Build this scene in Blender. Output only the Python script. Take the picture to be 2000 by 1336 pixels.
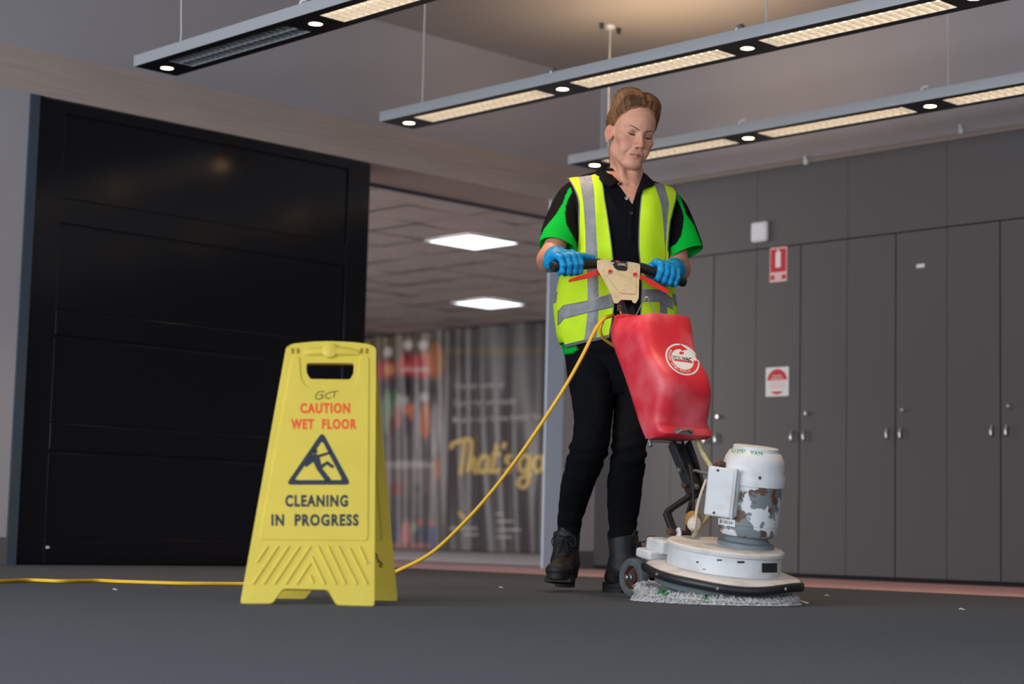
import bpy, bmesh, math, random
import numpy as np
from mathutils import Vector, Matrix
from mathutils.bvhtree import BVHTree

for _o in list(bpy.data.objects):
    bpy.data.objects.remove(_o)
random.seed(7)
rng = np.random.default_rng(7)
scene = bpy.context.scene
COL = scene.collection

# ------------------------------------------------------------------ camera
H = 0.187                                   # lens height above the carpet (m)
F = 3570.8                                  # focal length in pixels of a 2000 px wide frame
YAW, PITCH, ROLL = (math.radians(v) for v in (-46.271, 5.983, 1.435))


def cam_rows(yaw):
    cy, sy, cp, sp = math.cos(yaw), math.sin(yaw), math.cos(PITCH), math.sin(PITCH)
    f = Vector((sy * cp, cy * cp, sp))
    r = Vector((cy, -sy, 0))
    u = r.cross(f)
    c, s = math.cos(ROLL), math.sin(ROLL)
    return (c * r + s * u, -s * r + c * u, f)


_r, _u, _f = cam_rows(YAW)
cam = bpy.data.cameras.new('camera')
cam.sensor_width = 36.0
cam.lens = F / 2000 * 36.0
cam.clip_start = 0.05
cam.clip_end = 100
cam.dof.use_dof = True
cam.dof.focus_distance = 5.92
cam.dof.aperture_fstop = 2.4
camo = bpy.data.objects.new('camera', cam)
COL.objects.link(camo)
camo.matrix_world = Matrix(((_r.x, _u.x, -_f.x, 0), (_r.y, _u.y, -_f.y, 0),
                            (_r.z, _u.z, -_f.z, H), (0, 0, 0, 1)))
scene.camera = camo

# ------------------------------------------------------------------ light
world = bpy.data.worlds.new('world')
scene.world = world
world.use_nodes = True
world.node_tree.nodes['Background'].inputs[0].default_value = (0.62, 0.76, 1.0, 1)
world.node_tree.nodes['Background'].inputs[1].default_value = 0.6


def area(name, loc, rot, sx, sy, power, color):
    l = bpy.data.lights.new(name, 'AREA')
    l.shape = 'RECTANGLE'
    l.size, l.size_y, l.energy, l.color = sx, sy, power, color
    o = bpy.data.objects.new(name, l)
    COL.objects.link(o)
    o.location = loc
    o.rotation_euler = rot
    return o


# daylight coming through the long window wall (Y = -3) and the glazed end of the hall (X = +3.5)
area('window_daylight', (-2.6, -2.95, 1.15), (math.radians(90), 0, 0), 7.6, 1.9, 500, (0.86, 0.93, 1.0))
area('window_daylight_end', (3.45, 1.0, 1.15), (math.radians(90), 0, math.radians(90)), 6.0, 1.9, 90, (0.80, 0.90, 1.0))

# added fill lamp, out of view, brightening the lobby behind the sliding door
area('lobby_fill', (-12.0, 3.15, 1.3), (math.radians(90), 0, 0), 7.0, 1.8, 270, (1.0, 0.94, 0.90))

vs = scene.view_settings
vs.view_transform = 'Standard'
vs.look = 'None'
vs.exposure = 0.0
vs.gamma = 1.0
vs.use_curve_mapping = False

# ------------------------------------------------------------------ frames
# "studio" frame: x = camera right, y = away along the floor, z = up, origin under the lens.
ROT = Matrix.Rotation(-YAW, 4, 'Z')
_m0 = cam_rows(0.0)


def L(px, py, y):
    """point of the studio frame seen at pixel px,py whose floor distance is y (m)"""
    a, b = (px - 1000) / F, -(py - 668) / F
    d = _m0[0] * a + _m0[1] * b + _m0[2]
    return Vector((0, 0, H)) + d * (y / d.y)


def LZ(px, py, z):
    a, b = (px - 1000) / F, -(py - 668) / F
    d = _m0[0] * a + _m0[1] * b + _m0[2]
    return Vector((0, 0, H)) + d * ((z - H) / d.z)


def Lplane(px, py, p0, n):
    a, b = (px - 1000) / F, -(py - 668) / F
    d = _m0[0] * a + _m0[1] * b + _m0[2]
    o = Vector((0, 0, H))
    return o + d * ((p0 - o).dot(n) / d.dot(n))


def PX(p):
    q = Vector(p) - Vector((0, 0, H))
    x, y, z = (q.dot(v) for v in _m0)
    return 1000 + F * x / z, 668 - F * y / z


# ------------------------------------------------------------------ materials
def mat(name, col, rough=0.6, metal=0.0, spec=0.5, var=0.0, vscale=8.0, bump=0.0, bscale=60.0,
        col2=None, emit=None, estr=0.0, sheen=0.0, attr=None, sss=0.0, coat=0.0, stretch=None, vdetail=3.0, lo=0.35, hi=0.65):
    m = bpy.data.materials.new(name)
    m.use_nodes = True
    nt = m.node_tree
    b = nt.nodes['Principled BSDF']
    b.inputs['Base Color'].default_value = (*col, 1)
    b.inputs['Roughness'].default_value = rough
    b.inputs['Metallic'].default_value = metal
    b.inputs['Specular IOR Level'].default_value = spec
    b.inputs['Coat Weight'].default_value = coat
    if sheen:
        b.inputs['Sheen Weight'].default_value = sheen
    if sss:
        b.inputs['Subsurface Weight'].default_value = sss
        b.inputs['Subsurface Radius'].default_value = (0.012, 0.005, 0.003)
        b.inputs['Subsurface Scale'].default_value = 0.6
    if emit:
        b.inputs['Emission Color'].default_value = (*emit, 1)
        b.inputs['Emission Strength'].default_value = estr
    tc = nt.nodes.new('ShaderNodeTexCoord')
    vec = tc.outputs['Object']
    if stretch:
        mp = nt.nodes.new('ShaderNodeMapping')
        mp.inputs['Scale'].default_value = stretch
        nt.links.new(vec, mp.inputs['Vector'])
        vec = mp.outputs['Vector']
    base = None
    if attr:
        at = nt.nodes.new('ShaderNodeAttribute')
        at.attribute_name = attr
        base = at.outputs['Color']
    if var or col2:
        nz = nt.nodes.new('ShaderNodeTexNoise')
        nz.inputs['Scale'].default_value = vscale
        nz.inputs['Detail'].default_value = vdetail
        nt.links.new(vec, nz.inputs['Vector'])
        mr = nt.nodes.new('ShaderNodeMapRange')
        mr.inputs['From Min'].default_value = lo
        mr.inputs['From Max'].default_value = hi
        nt.links.new(nz.outputs['Fac'], mr.inputs['Value'])
        mx = nt.nodes.new('ShaderNodeMix')
        mx.data_type = 'RGBA'
        mx.inputs[6].default_value = (*col, 1)
        c2 = col2 if col2 else tuple(c * (1 - var) for c in col)
        mx.inputs[7].default_value = (*c2, 1)
        if base is not None:
            mu = nt.nodes.new('ShaderNodeMix')
            mu.data_type = 'RGBA'
            mu.blend_type = 'MULTIPLY'
            mu.inputs[0].default_value = 1
            nt.links.new(base, mu.inputs[6])
            mx.inputs[6].default_value = (1, 1, 1, 1)
            mx.inputs[7].default_value = (1 - var, 1 - var, 1 - var, 1)
            nt.links.new(mr.outputs['Result'], mx.inputs[0])
            nt.links.new(mx.outputs[2], mu.inputs[7])
            base = mu.outputs[2]
        else:
            nt.links.new(mr.outputs['Result'], mx.inputs[0])
            base = mx.outputs[2]
    if base is not None:
        nt.links.new(base, b.inputs['Base Color'])
    if bump:
        n2 = nt.nodes.new('ShaderNodeTexNoise')
        n2.inputs['Scale'].default_value = bscale
        n2.inputs['Detail'].default_value = 3
        nt.links.new(vec, n2.inputs['Vector'])
        bp = nt.nodes.new('ShaderNodeBump')
        bp.inputs['Strength'].default_value = bump
        bp.inputs['Distance'].default_value = 0.01
        nt.links.new(n2.outputs['Fac'], bp.inputs['Height'])
        nt.links.new(bp.outputs['Normal'], b.inputs['Normal'])
    return m


def srgb(r, g, b):
    f = lambda c: (c / 255 / 12.92) if c / 255 <= 0.04045 else ((c / 255 + 0.055) / 1.055) ** 2.4
    return (f(r), f(g), f(b))


# ------------------------------------------------------------------ mesh builder
class MB:
    def __init__(s):
        s.v, s.f, s.m, s.c = [], [], [], {}

    def add(s, verts, faces, mi=0):
        o = len(s.v)
        s.v += [Vector(v) for v in verts]
        s.f += [tuple(i + o for i in f) for f in faces]
        s.m += [mi] * len(faces)
        return o

    def box(s, lo, hi, mi=0, M=None):
        (a, b, c), (d, e, f) = lo, hi
        vs_ = [Vector(p) for p in ((a, b, c), (d, b, c), (d, e, c), (a, e, c), (a, b, f), (d, b, f), (d, e, f), (a, e, f))]
        if M is not None:
            vs_ = [M @ v for v in vs_]
        s.add(vs_, [(0, 3, 2, 1), (4, 5, 6, 7), (0, 1, 5, 4), (1, 2, 6, 5), (2, 3, 7, 6), (3, 0, 4, 7)], mi)

    def rings(s, rings, mi=0, cap0=True, cap1=True, closed=True):
        n = len(rings[0])
        o = len(s.v)
        for r in rings:
            s.v += [Vector(p) for p in r]
        fs = []
        for i in range(len(rings) - 1):
            for j in range(n if closed else n - 1):
                k = (j + 1) % n
                fs.append((o + i * n + j, o + i * n + k, o + (i + 1) * n + k, o + (i + 1) * n + j))
        if cap0:
            fs.append(tuple(o + j for j in reversed(range(n))))
        if cap1:
            fs.append(tuple(o + (len(rings) - 1) * n + j for j in range(n)))
        s.f += fs
        s.m += [mi] * len(fs)

    def tube(s, pts, r, n=10, mi=0, cap=True, flat=1.0, ref=None):
        pts = [Vector(p) for p in pts]
        rr = r if isinstance(r, (list, tuple)) else [r] * len(pts)
        t0 = (pts[1] - pts[0]).normalized()
        up = Vector(ref) if ref is not None else (Vector((0, 0, 1)) if abs(t0.z) < .9 else Vector((0, 1, 0)))
        a = t0.cross(up).normalized()
        out = []
        for i, p in enumerate(pts):
            t = (pts[min(i + 1, len(pts) - 1)] - pts[max(i - 1, 0)]).normalized()
            a = (a - t * a.dot(t)).normalized()
            b = t.cross(a)
            out.append([p + (a * math.cos(2 * math.pi * k / n) + b * math.sin(2 * math.pi * k / n) * flat) * rr[i] for k in range(n)])
        s.rings(out, mi, cap, cap)

    def lathe(s, prof, n=32, mi=0, M=None, cap0=True, cap1=True):
        out = []
        for r, z in prof:
            ring = [Vector((r * math.cos(2 * math.pi * k / n), r * math.sin(2 * math.pi * k / n), z)) for k in range(n)]
            if M is not None:
                ring = [M @ p for p in ring]
            out.append(ring)
        s.rings(out, mi, cap0, cap1)

    def prism(s, poly, d, mi=0):
        """poly: list of 3D points (planar), extruded by vector d"""
        n = len(poly)
        d = Vector(d)
        vs_ = [Vector(p) for p in poly] + [Vector(p) + d for p in poly]
        fs = [tuple(range(n)), tuple(reversed(range(n, 2 * n)))]
        fs += [((i + 1) % n, i, n + i, n + (i + 1) % n) for i in range(n)]
        s.add(vs_, fs, mi)

    def grid(s, rows, mi=0, fm=None):
        """rows: list of equally long lists of points; fm(i,j)->material index"""
        o = len(s.v)
        n = len(rows[0])
        for r in rows:
            s.v += [Vector(p) for p in r]
        for i in range(len(rows) - 1):
            for j in range(n - 1):
                s.f.append((o + i * n + j, o + i * n + j + 1, o + (i + 1) * n + j + 1, o + (i + 1) * n + j))
                s.m.append(fm(i, j) if fm else mi)

    def build(s, name, mats, parent=None, base=None, smooth=35, bevel=0.0, solid=0.0, recalc=True, attr=None, subsurf=0, local=None):
        """base: origin subtracted from the vertices (studio or world coordinates)"""
        me = bpy.data.meshes.new(name)
        off = Vector(base) if base is not None else Vector((0, 0, 0))
        vv = [v - off for v in s.v]
        if local is not None:
            vv = [local @ v for v in vv]
        me.from_pydata([tuple(v) for v in vv], [], s.f)
        if not isinstance(mats, (list, tuple)):
            mats = [mats]
        for m_ in mats:
            me.materials.append(m_)
        me.polygons.foreach_set('material_index', s.m)
        if attr is not None:
            ca = me.color_attributes.new('col', 'FLOAT_COLOR', 'POINT')
            ca.data.foreach_set('color', np.asarray(attr, dtype=np.float32).ravel())
        if recalc:
            bm = bmesh.new()
            bm.from_mesh(me)
            bmesh.ops.recalc_face_normals(bm, faces=bm.faces)
            bm.to_mesh(me)
            bm.free()
        if smooth:
            me.polygons.foreach_set('use_smooth', [True] * len(me.polygons))
            if smooth < 180:
                me.set_sharp_from_angle(angle=math.radians(smooth))
        me.update()
        o = bpy.data.objects.new(name, me)
        COL.objects.link(o)
        if parent is not None:
            o.parent = parent
        if solid:
            md = o.modifiers.new('solid', 'SOLIDIFY')
            md.thickness = solid
            md.offset = -1
        if bevel:
            md = o.modifiers.new('bevel', 'BEVEL')
            md.width = bevel
            md.segments = 2
            md.limit_method = 'ANGLE'
            md.angle_limit = math.radians(40)
        if subsurf:
            md = o.modifiers.new('sub', 'SUBSURF')
            md.levels = md.render_levels = subsurf
        return o


def tag(o, label=None, cat=None, group=None, kind=None):
    if label:
        o['label'] = label
    if cat:
        o['category'] = cat
    if group:
        o['group'] = group
    if kind:
        o['kind'] = kind
    return o


def empty(name, loc, rotz=0.0):
    o = bpy.data.objects.new(name, None)
    COL.objects.link(o)
    o.location = loc
    o.rotation_euler = (0, 0, rotz)
    o.empty_display_size = 0.1
    return o


def studio_empty(name, base):
    """Empty for a thing laid out in the studio frame; children use studio coordinates minus base"""
    return empty(name, ROT @ Vector(base), -YAW)


def place_studio(o, base):
    o.location = ROT @ Vector(base)
    o.rotation_euler = (0, 0, -YAW)
    return o


def cubic(pts, n):
    """Catmull-Rom resample of points"""
    P = [Vector(p) for p in pts]
    P = [P[0] * 2 - P[1]] + P + [P[-1] * 2 - P[-2]]
    out = []
    for i in range(1, len(P) - 2):
        for k in range(n):
            t = k / n
            a, b, c, d = P[i - 1], P[i], P[i + 1], P[i + 2]
            out.append(0.5 * ((2 * b) + (c - a) * t + (2 * a - 5 * b + 4 * c - d) * t * t + (3 * b - a - 3 * c + d) * t ** 3))
    out.append(P[-2])
    return out


def resample(pts, n):
    """n points evenly spaced (by arc length) along a smooth curve"""
    C = cubic(pts, 12)
    s = [0.0]
    for i in range(1, len(C)):
        s.append(s[-1] + (C[i] - C[i - 1]).length)
    out = []
    for k in range(n):
        t = s[-1] * k / (n - 1)
        i = min(max(int(np.searchsorted(s, t)), 1), len(C) - 1)
        w = (t - s[i - 1]) / max(s[i] - s[i - 1], 1e-9)
        out.append(C[i - 1].lerp(C[i], w))
    return out


def text_geo(s, box, offset=0.0, shear=0.0, font_space=1.0, word=1.0, res=3):
    """text as a mesh in pixel coordinates filling box=(x0,y0,x1,y1)"""
    cu = bpy.data.curves.new('t', 'FONT')
    cu.body = s
    cu.offset = offset
    cu.shear = shear
    cu.space_character = font_space
    cu.space_word = word
    cu.resolution_u = res
    cu.fill_mode = 'FRONT'
    o = bpy.data.objects.new('t', cu)
    COL.objects.link(o)
    dg = bpy.context.evaluated_depsgraph_get()
    me = bpy.data.meshes.new_from_object(o.evaluated_get(dg))
    V = np.array([v.co[:] for v in me.vertices])
    Fc = [tuple(p.vertices) for p in me.polygons]
    bpy.data.objects.remove(o)
    bpy.data.curves.remove(cu)
    bpy.data.meshes.remove(me)
    x0, y0, x1, y1 = box
    mn, mx = V.min(0), V.max(0)
    X = x0 + (V[:, 0] - mn[0]) / (mx[0] - mn[0]) * (x1 - x0)
    Y = y1 - (V[:, 1] - mn[1]) / (mx[1] - mn[1]) * (y1 - y0)
    return list(zip(X, Y)), Fc


def words(v, f_, gap):
    """split lettering geometry into words at gaps wider than gap pixels"""
    iv = sorted((min(v[i][0] for i in f), max(v[i][0] for i in f)) for f in f_)
    cuts, end = [], iv[0][1]
    for a, c in iv:
        if a > end + gap:
            cuts.append((a + end) / 2)
        end = max(end, c)
    out = [[] for _ in range(len(cuts) + 1)]
    for f in f_:
        x = sum(v[i][0] for i in f) / len(f)
        out[sum(x > c for c in cuts)].append(f)
    res = []
    for fs in out:
        used = sorted({i for f in fs for i in f})
        rem = {i: k for k, i in enumerate(used)}
        res.append(([v[i] for i in used], [tuple(rem[i] for i in f) for f in fs]))
    return res


def ribbon(pts, w):
    """flat stroke in 2D through pts, returns verts, faces"""
    P = [Vector((*p, 0)) for p in pts]
    vs_, fs = [], []
    for i, p in enumerate(P):
        t = (P[min(i + 1, len(P) - 1)] - P[max(i - 1, 0)]).normalized()
        n = Vector((-t.y, t.x, 0)) * w / 2
        vs_ += [(p + n)[:2], (p - n)[:2]]
    fs = [(2 * i, 2 * i + 1, 2 * i + 3, 2 * i + 2) for i in range(len(P) - 1)]
    return vs_, fs


# ------------------------------------------------------------------ implicit surfaces
def sd_ell(P, c, r, R=None):
    p = P - np.asarray(c, dtype=np.float32)
    if R is not None:
        p = p @ np.asarray(R, dtype=np.float32)
    r = np.asarray(r, dtype=np.float32)
    q = p / r
    k0 = np.sqrt((q * q).sum(-1))
    q = q / r
    k1 = np.sqrt((q * q).sum(-1)) + 1e-9
    return k0 * (k0 - 1) / k1


def sd_cone(P, a, b, ra, rb):
    a = np.asarray(a, dtype=np.float32)
    b = np.asarray(b, dtype=np.float32)
    ba = b - a
    pa = P - a
    t = np.clip((pa @ ba) / (ba @ ba), 0, 1)
    d = pa - t[..., None] * ba
    return np.sqrt((d * d).sum(-1)) - (ra + (rb - ra) * t)


def sd_path(P, pts, rs, k=0.004):
    d = None
    for i in range(len(pts) - 1):
        e = sd_cone(P, pts[i], pts[i + 1], rs[i], rs[i + 1])
        d = e if d is None else smin(d, e, k)
    return d


def smin(a, b, k):
    h = np.maximum(k - np.abs(a - b), 0) / k
    return np.minimum(a, b) - h * h * k * 0.25


def smax(a, b, k):
    return -smin(-a, -b, k)


def snet(fn, lo, hi, h):
    """surface nets of fn<0 inside the box lo..hi"""
    lo = np.asarray(lo, dtype=np.float32)
    hi = np.asarray(hi, dtype=np.float32)
    n = np.ceil((hi - lo) / h).astype(int) + 1
    ax = [lo[i] + h * np.arange(n[i], dtype=np.float32) for i in range(3)]
    P = np.stack(np.meshgrid(*ax, indexing='ij'), -1)
    V = fn(P)
    c = tuple(n - 1)
    acc = np.zeros(c + (3,), dtype=np.float32)
    cnt = np.zeros(c, dtype=np.int32)
    sl = lambda o: tuple(slice(o[i], n[i] - 1 + o[i]) for i in range(3))
    cs = [(i, j, k) for i in (0, 1) for j in (0, 1) for k in (0, 1)]
    for a in cs:
        for ax_ in range(3):
            if a[ax_] == 0:
                b = list(a)
                b[ax_] = 1
                va, vb = V[sl(a)], V[sl(b)]
                m = (va < 0) != (vb < 0)
                t = va[m] / (va[m] - vb[m])
                q = np.tile(np.array(a, dtype=np.float32), (len(t), 1))
                q[:, ax_] += t
                acc[m] += q
                cnt[m] += 1
    act = cnt > 0
    idx = -np.ones(c, dtype=np.int64)
    idx[act] = np.arange(act.sum())
    cell = np.argwhere(act)
    verts = lo + h * (cell + acc[act] / cnt[act][:, None])
    faces = []
    S = V < 0
    for ax_ in range(3):
        u, w = (ax_ + 1) % 3, (ax_ + 2) % 3
        s0 = [slice(1, n[i] - 1) for i in range(3)]
        s0[ax_] = slice(0, n[ax_] - 1)
        s1 = list(s0)
        s1[ax_] = slice(1, n[ax_])
        a, b = S[tuple(s0)], S[tuple(s1)]
        for inv in (0, 1):
            m = (a & ~b) if inv == 0 else (~a & b)
            e = np.argwhere(m)
            if not len(e):
                continue
            for i in range(3):
                if i != ax_:
                    e[:, i] += 1

            def g(du, dw):
                q = e.copy()
                q[:, u] += du
                q[:, w] += dw
                return idx[q[:, 0], q[:, 1], q[:, 2]]
            qd = np.stack([g(-1, -1), g(0, -1), g(0, 0), g(-1, 0)], 1)
            faces.append(qd if inv == 0 else qd[:, ::-1])
    return verts, np.concatenate(faces)


def smooth_verts(V, Fq, it=1, lam=0.5):
    for _ in range(it):
        S = np.zeros_like(V)
        C = np.zeros(len(V))
        for a in range(4):
            b = (a + 1) % 4
            np.add.at(S, Fq[:, a], V[Fq[:, b]])
            np.add.at(C, Fq[:, a], 1)
            np.add.at(S, Fq[:, b], V[Fq[:, a]])
            np.add.at(C, Fq[:, b], 1)
        V = V * (1 - lam) + lam * S / C[:, None]
    return V


def fnoise(P, s, seed=0):
    """cheap smooth pseudo noise, -1..1"""
    P = np.asarray(P) * s
    o = seed * 1.37
    return (np.sin(P[..., 0] * 1.0 + 1.7 * np.sin(P[..., 1] * 0.9 + o) + o) +
            np.sin(P[..., 1] * 1.1 + 1.5 * np.sin(P[..., 2] * 1.2 + 2 * o)) +
            np.sin(P[..., 2] * 0.95 + 1.6 * np.sin(P[..., 0] * 1.1 - o) + 3 * o)) / 3

# ================================================================== THE ROOM (world axes; walls along X and Y)
XD, YW, ZC = -7.185, 7.544, 2.81
ZB0, ZB1 = 2.06, 2.258                      # veneered beam over the sliding door
XB = -7.65                                  # back of that beam


def wray(px, py):
    a, b = (px - 1000) / F, -(py - 668) / F
    return _r * a + _u * b + _f


def WY(px, py, Y):
    d = wray(px, py)
    return Vector((0, 0, H)) + d * (Y / d.y)


def WX(px, py, X):
    d = wray(px, py)
    return Vector((0, 0, H)) + d * (X / d.x)


def WZ(px, py, z):
    d = wray(px, py)
    return Vector((0, 0, H)) + d * ((z - H) / d.z)


m_carpet = mat('carpet', (0.047, 0.050, 0.061), 0.95, spec=0.15, col2=(0.030, 0.032, 0.041), vscale=420, vdetail=2, bump=0.6, bscale=350, sheen=0.15)
m_red_carpet = mat('red_carpet', (0.62, 0.39, 0.42), 0.95, spec=0.15, var=0.25, vscale=300, bump=0.5, bscale=350)
m_grey_vinyl = mat('grey_vinyl', (0.19, 0.175, 0.17), 0.6, var=0.1)
m_light_vinyl = mat('light_vinyl', (0.72, 0.71, 0.74), 0.45, var=0.08)
m_paint = mat('wall_paint', (0.36, 0.33, 0.345), 0.7, var=0.04, vscale=3, bump=0.04, bscale=200)
m_ceiling = mat('ceiling_paint', (0.38, 0.35, 0.345), 0.8, var=0.04, vscale=2, bump=0.03, bscale=150)
m_veneer = mat('beam_veneer', (0.44, 0.35, 0.305), 0.6, col2=(0.375, 0.30, 0.26), vscale=14, stretch=(4, 0.25, 14), vdetail=4)
m_soffit = mat('soffit', (0.36, 0.31, 0.285), 0.7, var=0.05)
m_black_door = mat('black_lacquer', (0.0036, 0.0042, 0.0070), 0.17, spec=0.5, var=0.1, vscale=2)
m_bluegrey = mat('blue_grey_trim', (0.045, 0.06, 0.085), 0.5)
m_skirting = mat('grey_skirting', (0.10, 0.098, 0.10), 0.6)
m_post = mat('silver_post', (0.48, 0.57, 0.68), 0.5)
m_cabinet = mat('grey_laminate', (0.098, 0.091, 0.092), 0.5, spec=0.4, var=0.06, vscale=300, vdetail=1)
m_gap = mat('dark_gap', (0.012, 0.012, 0.014), 0.9)
m_ledge = mat('ledge', (0.26, 0.215, 0.19), 0.7)
m_white_pl = mat('white_plastic', (0.72, 0.72, 0.73), 0.5)
m_steel = mat('steel', (0.62, 0.62, 0.64), 0.28, metal=1.0)
m_tile = mat('ceiling_tile', (0.58, 0.51, 0.485), 0.85, var=0.15, vscale=2.2)
m_led = mat('led_panel', (0.9, 0.95, 1.0), 0.5, emit=(0.86, 0.95, 1.0), estr=3.2)


def struct(name, boxes, m, parent=None, bevel=0.0):
    b = MB()
    for lo, hi in boxes:
        b.box(lo, hi)
    lo = boxes[0][0]
    o = b.build(name, m, parent, smooth=0, bevel=bevel)
    if parent is None:
        o['kind'] = 'structure'
    return o


struct('floor', [((-17, -3.2, -0.06), (3.7, 6.126, 0))], m_carpet)
struct('floor_2', [((XD, 6.126, -0.06), (3.7, YW + 0.6, 0)), ((-17, 6.126, -0.06), (XD, 7.30, 0))], m_red_carpet)
struct('floor_3', [((-17, 7.30, -0.06), (XD, 7.72, 0))], m_grey_vinyl)
struct('floor_4', [((-17, 7.72, -0.06), (XD, 12.5, 0))], m_light_vinyl)
struct('ceiling', [((XD - 0.1, -3.2, ZC), (3.7, YW + 0.1, ZC + 0.06))], m_ceiling)

# left wall: painted parts, beam, jamb, sliding door, post
struct('wall_left', [((XD - 0.1, -3.2, ZB1), (XD, YW, ZC)),
                     ((XD - 0.1, -3.2, 0.0), (XD, 3.903, ZB0)),
                     ((XD - 0.02, 7.282, 0.0), (XD, YW, ZB0))], m_paint)
struct('trim_1', [((XB, -3.2, ZB0), (XD + 0.002, YW, ZB1))], m_veneer)
o = struct('trim_2', [((XD - 0.03, 3.903, 0), (XD + 0.012, 3.948, ZB0 - 0.002))], m_bluegrey)
struct('trim_3', [((XD - 0.006, 7.142, 0), (XD + 0.004, 7.282, ZB0 - 0.002))], m_post, bevel=0.002)
struct('shadow_gap_strip', [((XB + 0.0, 5.84, ZB0 - 0.012), (XB + 0.035, 7.544, ZB0))], m_bluegrey)  # dark strip painting in the shadow gap at the beam's back edge
struct('baseboard_left', [((XD, -3.0, 0), (XD + 0.012, 3.903, 0.118)), ((XD, 7.282, 0), (XD + 0.012, YW, 0.10))], m_skirting)

door = empty('door_1', (XD, 4.9, 0))
tag(door, kind='structure')
y0, y1, zt = 3.95, 5.84, 2.052
panels = [(1.62, 2.005), (1.12, 1.509), (0.62, 1.009), (0.12, 0.502)]
b = MB()
b.box((XD - 0.05, y0, 0.005), (XD - 0.014, y1, zt))
bk = b.build('core', m_black_door, door, base=(XD, 4.9, 0), smooth=0)
for (a, c) in ((y0, 4.085), (5.70, y1)):
    b = MB()
    b.box((XD - 0.014, a, 0.005), (XD, c, zt))
    b.build('stile', m_black_door, door, base=(XD, 4.9, 0), smooth=0, bevel=0.002)
zs = [zt] + [z for p in panels for z in (p[1], p[0])] + [0.005]
for i in range(0, len(zs), 2):
    b = MB()
    b.box((XD - 0.014, 4.085, zs[i + 1]), (XD, 5.70, zs[i]))
    b.build('rail', m_black_door, door, base=(XD, 4.9, 0), smooth=0, bevel=0.002)
for (a, c) in panels:
    b = MB()
    b.box((XD - 0.02, 4.089, a + 0.004), (XD - 0.0105, 5.696, c - 0.012))
    b.build('door_panel', m_black_door, door, base=(XD, 4.9, 0), smooth=0, bevel=0.002)
b = MB()
p = WX(93, 1069, XD + 0.001)
b.box((XD, p.y - 0.008, p.z - 0.005), (XD + 0.001, p.y + 0.008, p.z + 0.005))
b.build('sticker', m_white_pl, door, base=(XD, 4.9, 0), smooth=0)

# right wall: cupboards with fascia panels above, ledge, painted upper wall
struct('wall_right', [((XD, YW + 0.002, 2.166), (3.7, YW + 0.1, ZC)), ((XD - 0.1, YW + 0.5, 0), (3.7, YW + 0.6, 2.166))], m_paint)
struct('trim_5', [((XD, YW - 0.004, 2.138), (3.7, YW + 0.1, 2.166))], m_ledge)
fas = empty('wall_cupboards', (-5.7, YW, 0))
tag(fas, kind='structure')
JX = [-6.611 + 0.582 * i for i in range(8)]
b = MB()
b.box((XD, YW + 0.017, 1.718), (JX[-1], YW + 0.03, 2.138))
b.build('backing', m_gap, fas, base=(-5.7, YW, 0), smooth=0)
struct('wall_right_2', [((JX[-1] + 0.002, YW, 0), (3.7, YW + 0.03, 2.138))], m_cabinet)
prev = XD + 0.002
for x in JX:
    b = MB()
    b.box((prev + 0.0012, YW, 1.717), (x - 0.0012, YW + 0.016, 2.138))
    b.build('panel', m_cabinet, fas, base=(-5.7, YW, 0), smooth=0, bevel=0.001)
    prev = x
b = MB()
b.box((XD + 0.002, YW, 0.022), (JX[0] - 0.002, YW + 0.016, 1.717))
b.build('wall_right_3', m_cabinet, smooth=0, bevel=0.001)['kind'] = 'structure'
b = MB()
b.box((XD + 0.002, YW + 0.006, 0), (JX[0] - 0.002, YW + 0.02, 0.022))
b.build('baseboard_right', m_gap, smooth=0)['kind'] = 'structure'

CLAB = ['dark grey two-door cupboard half hidden behind the red polisher tank',
        'dark grey two-door cupboard carrying both red and white safety signs',
        'dark grey two-door cupboard with a small white label high on one door',
        'plain dark grey two-door cupboard next to the one with a white label',
        'dark grey two-door cupboard second past the one with a white label',
        'dark grey two-door cupboard third past the one with a white label',
        'dark grey two-door cupboard last in the row beside the plain grey wall panel']
for i in range(7):
    xa, xb_ = JX[i], JX[i + 1]
    xm = (xa + xb_) / 2
    cb = empty('storage_cabinet', (xm, YW, 0))
    tag(cb, CLAB[i], 'cabinet', 'row of grey cupboards')
    b = MB()
    b.box((xa + 0.0, YW + 0.017, 0.0), (xb_, YW + 0.48, 1.71))
    b.build('body', m_gap, cb, base=(xm, YW, 0), smooth=0)
    for s in (-1, 1):
        lo, hi = (xa + 0.0016, xm - 0.0035) if s < 0 else (xm + 0.0035, xb_ - 0.0016)
        b = MB()
        b.box((lo, YW - 0.002, 0.022), (hi, YW + 0.016, 1.711))
        d = b.build('door', m_cabinet, cb, base=(xm, YW, 0), smooth=0, bevel=0.001)
        hx = xm + s * 0.039
        b = MB()
        b.tube([(hx, YW - 0.002, 0.743), (hx, YW - 0.016, 0.743), (hx, YW - 0.024, 0.725), (hx, YW - 0.022, 0.700), (hx, YW - 0.014, 0.694)], [0.006, 0.007, 0.008, 0.007, 0.005], 10)
        b.build('handle', m_steel, d, base=(xm, YW, 0))
        if s > 0:
            b = MB()
            Mx = Matrix.Translation((xm + 0.052, YW - 0.002, 0.834)) @ Matrix.Rotation(math.radians(90), 4, 'X')
            b.lathe([(0.013, 0), (0.013, 0.006), (0.009, 0.012), (0.011, 0.02), (0.008, 0.024)], 16, M=Mx)
            b.build('lock_knob', m_steel, d, base=(xm, YW, 0))

# signs and small fittings on the cupboard wall
m_signred = mat('sign_red', srgb(198, 22, 34), 0.5)
m_signwhite = mat('sign_white', (0.78, 0.77, 0.76), 0.5)
m_signpink = mat('sign_worn_print', srgb(226, 190, 186), 0.5)


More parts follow.
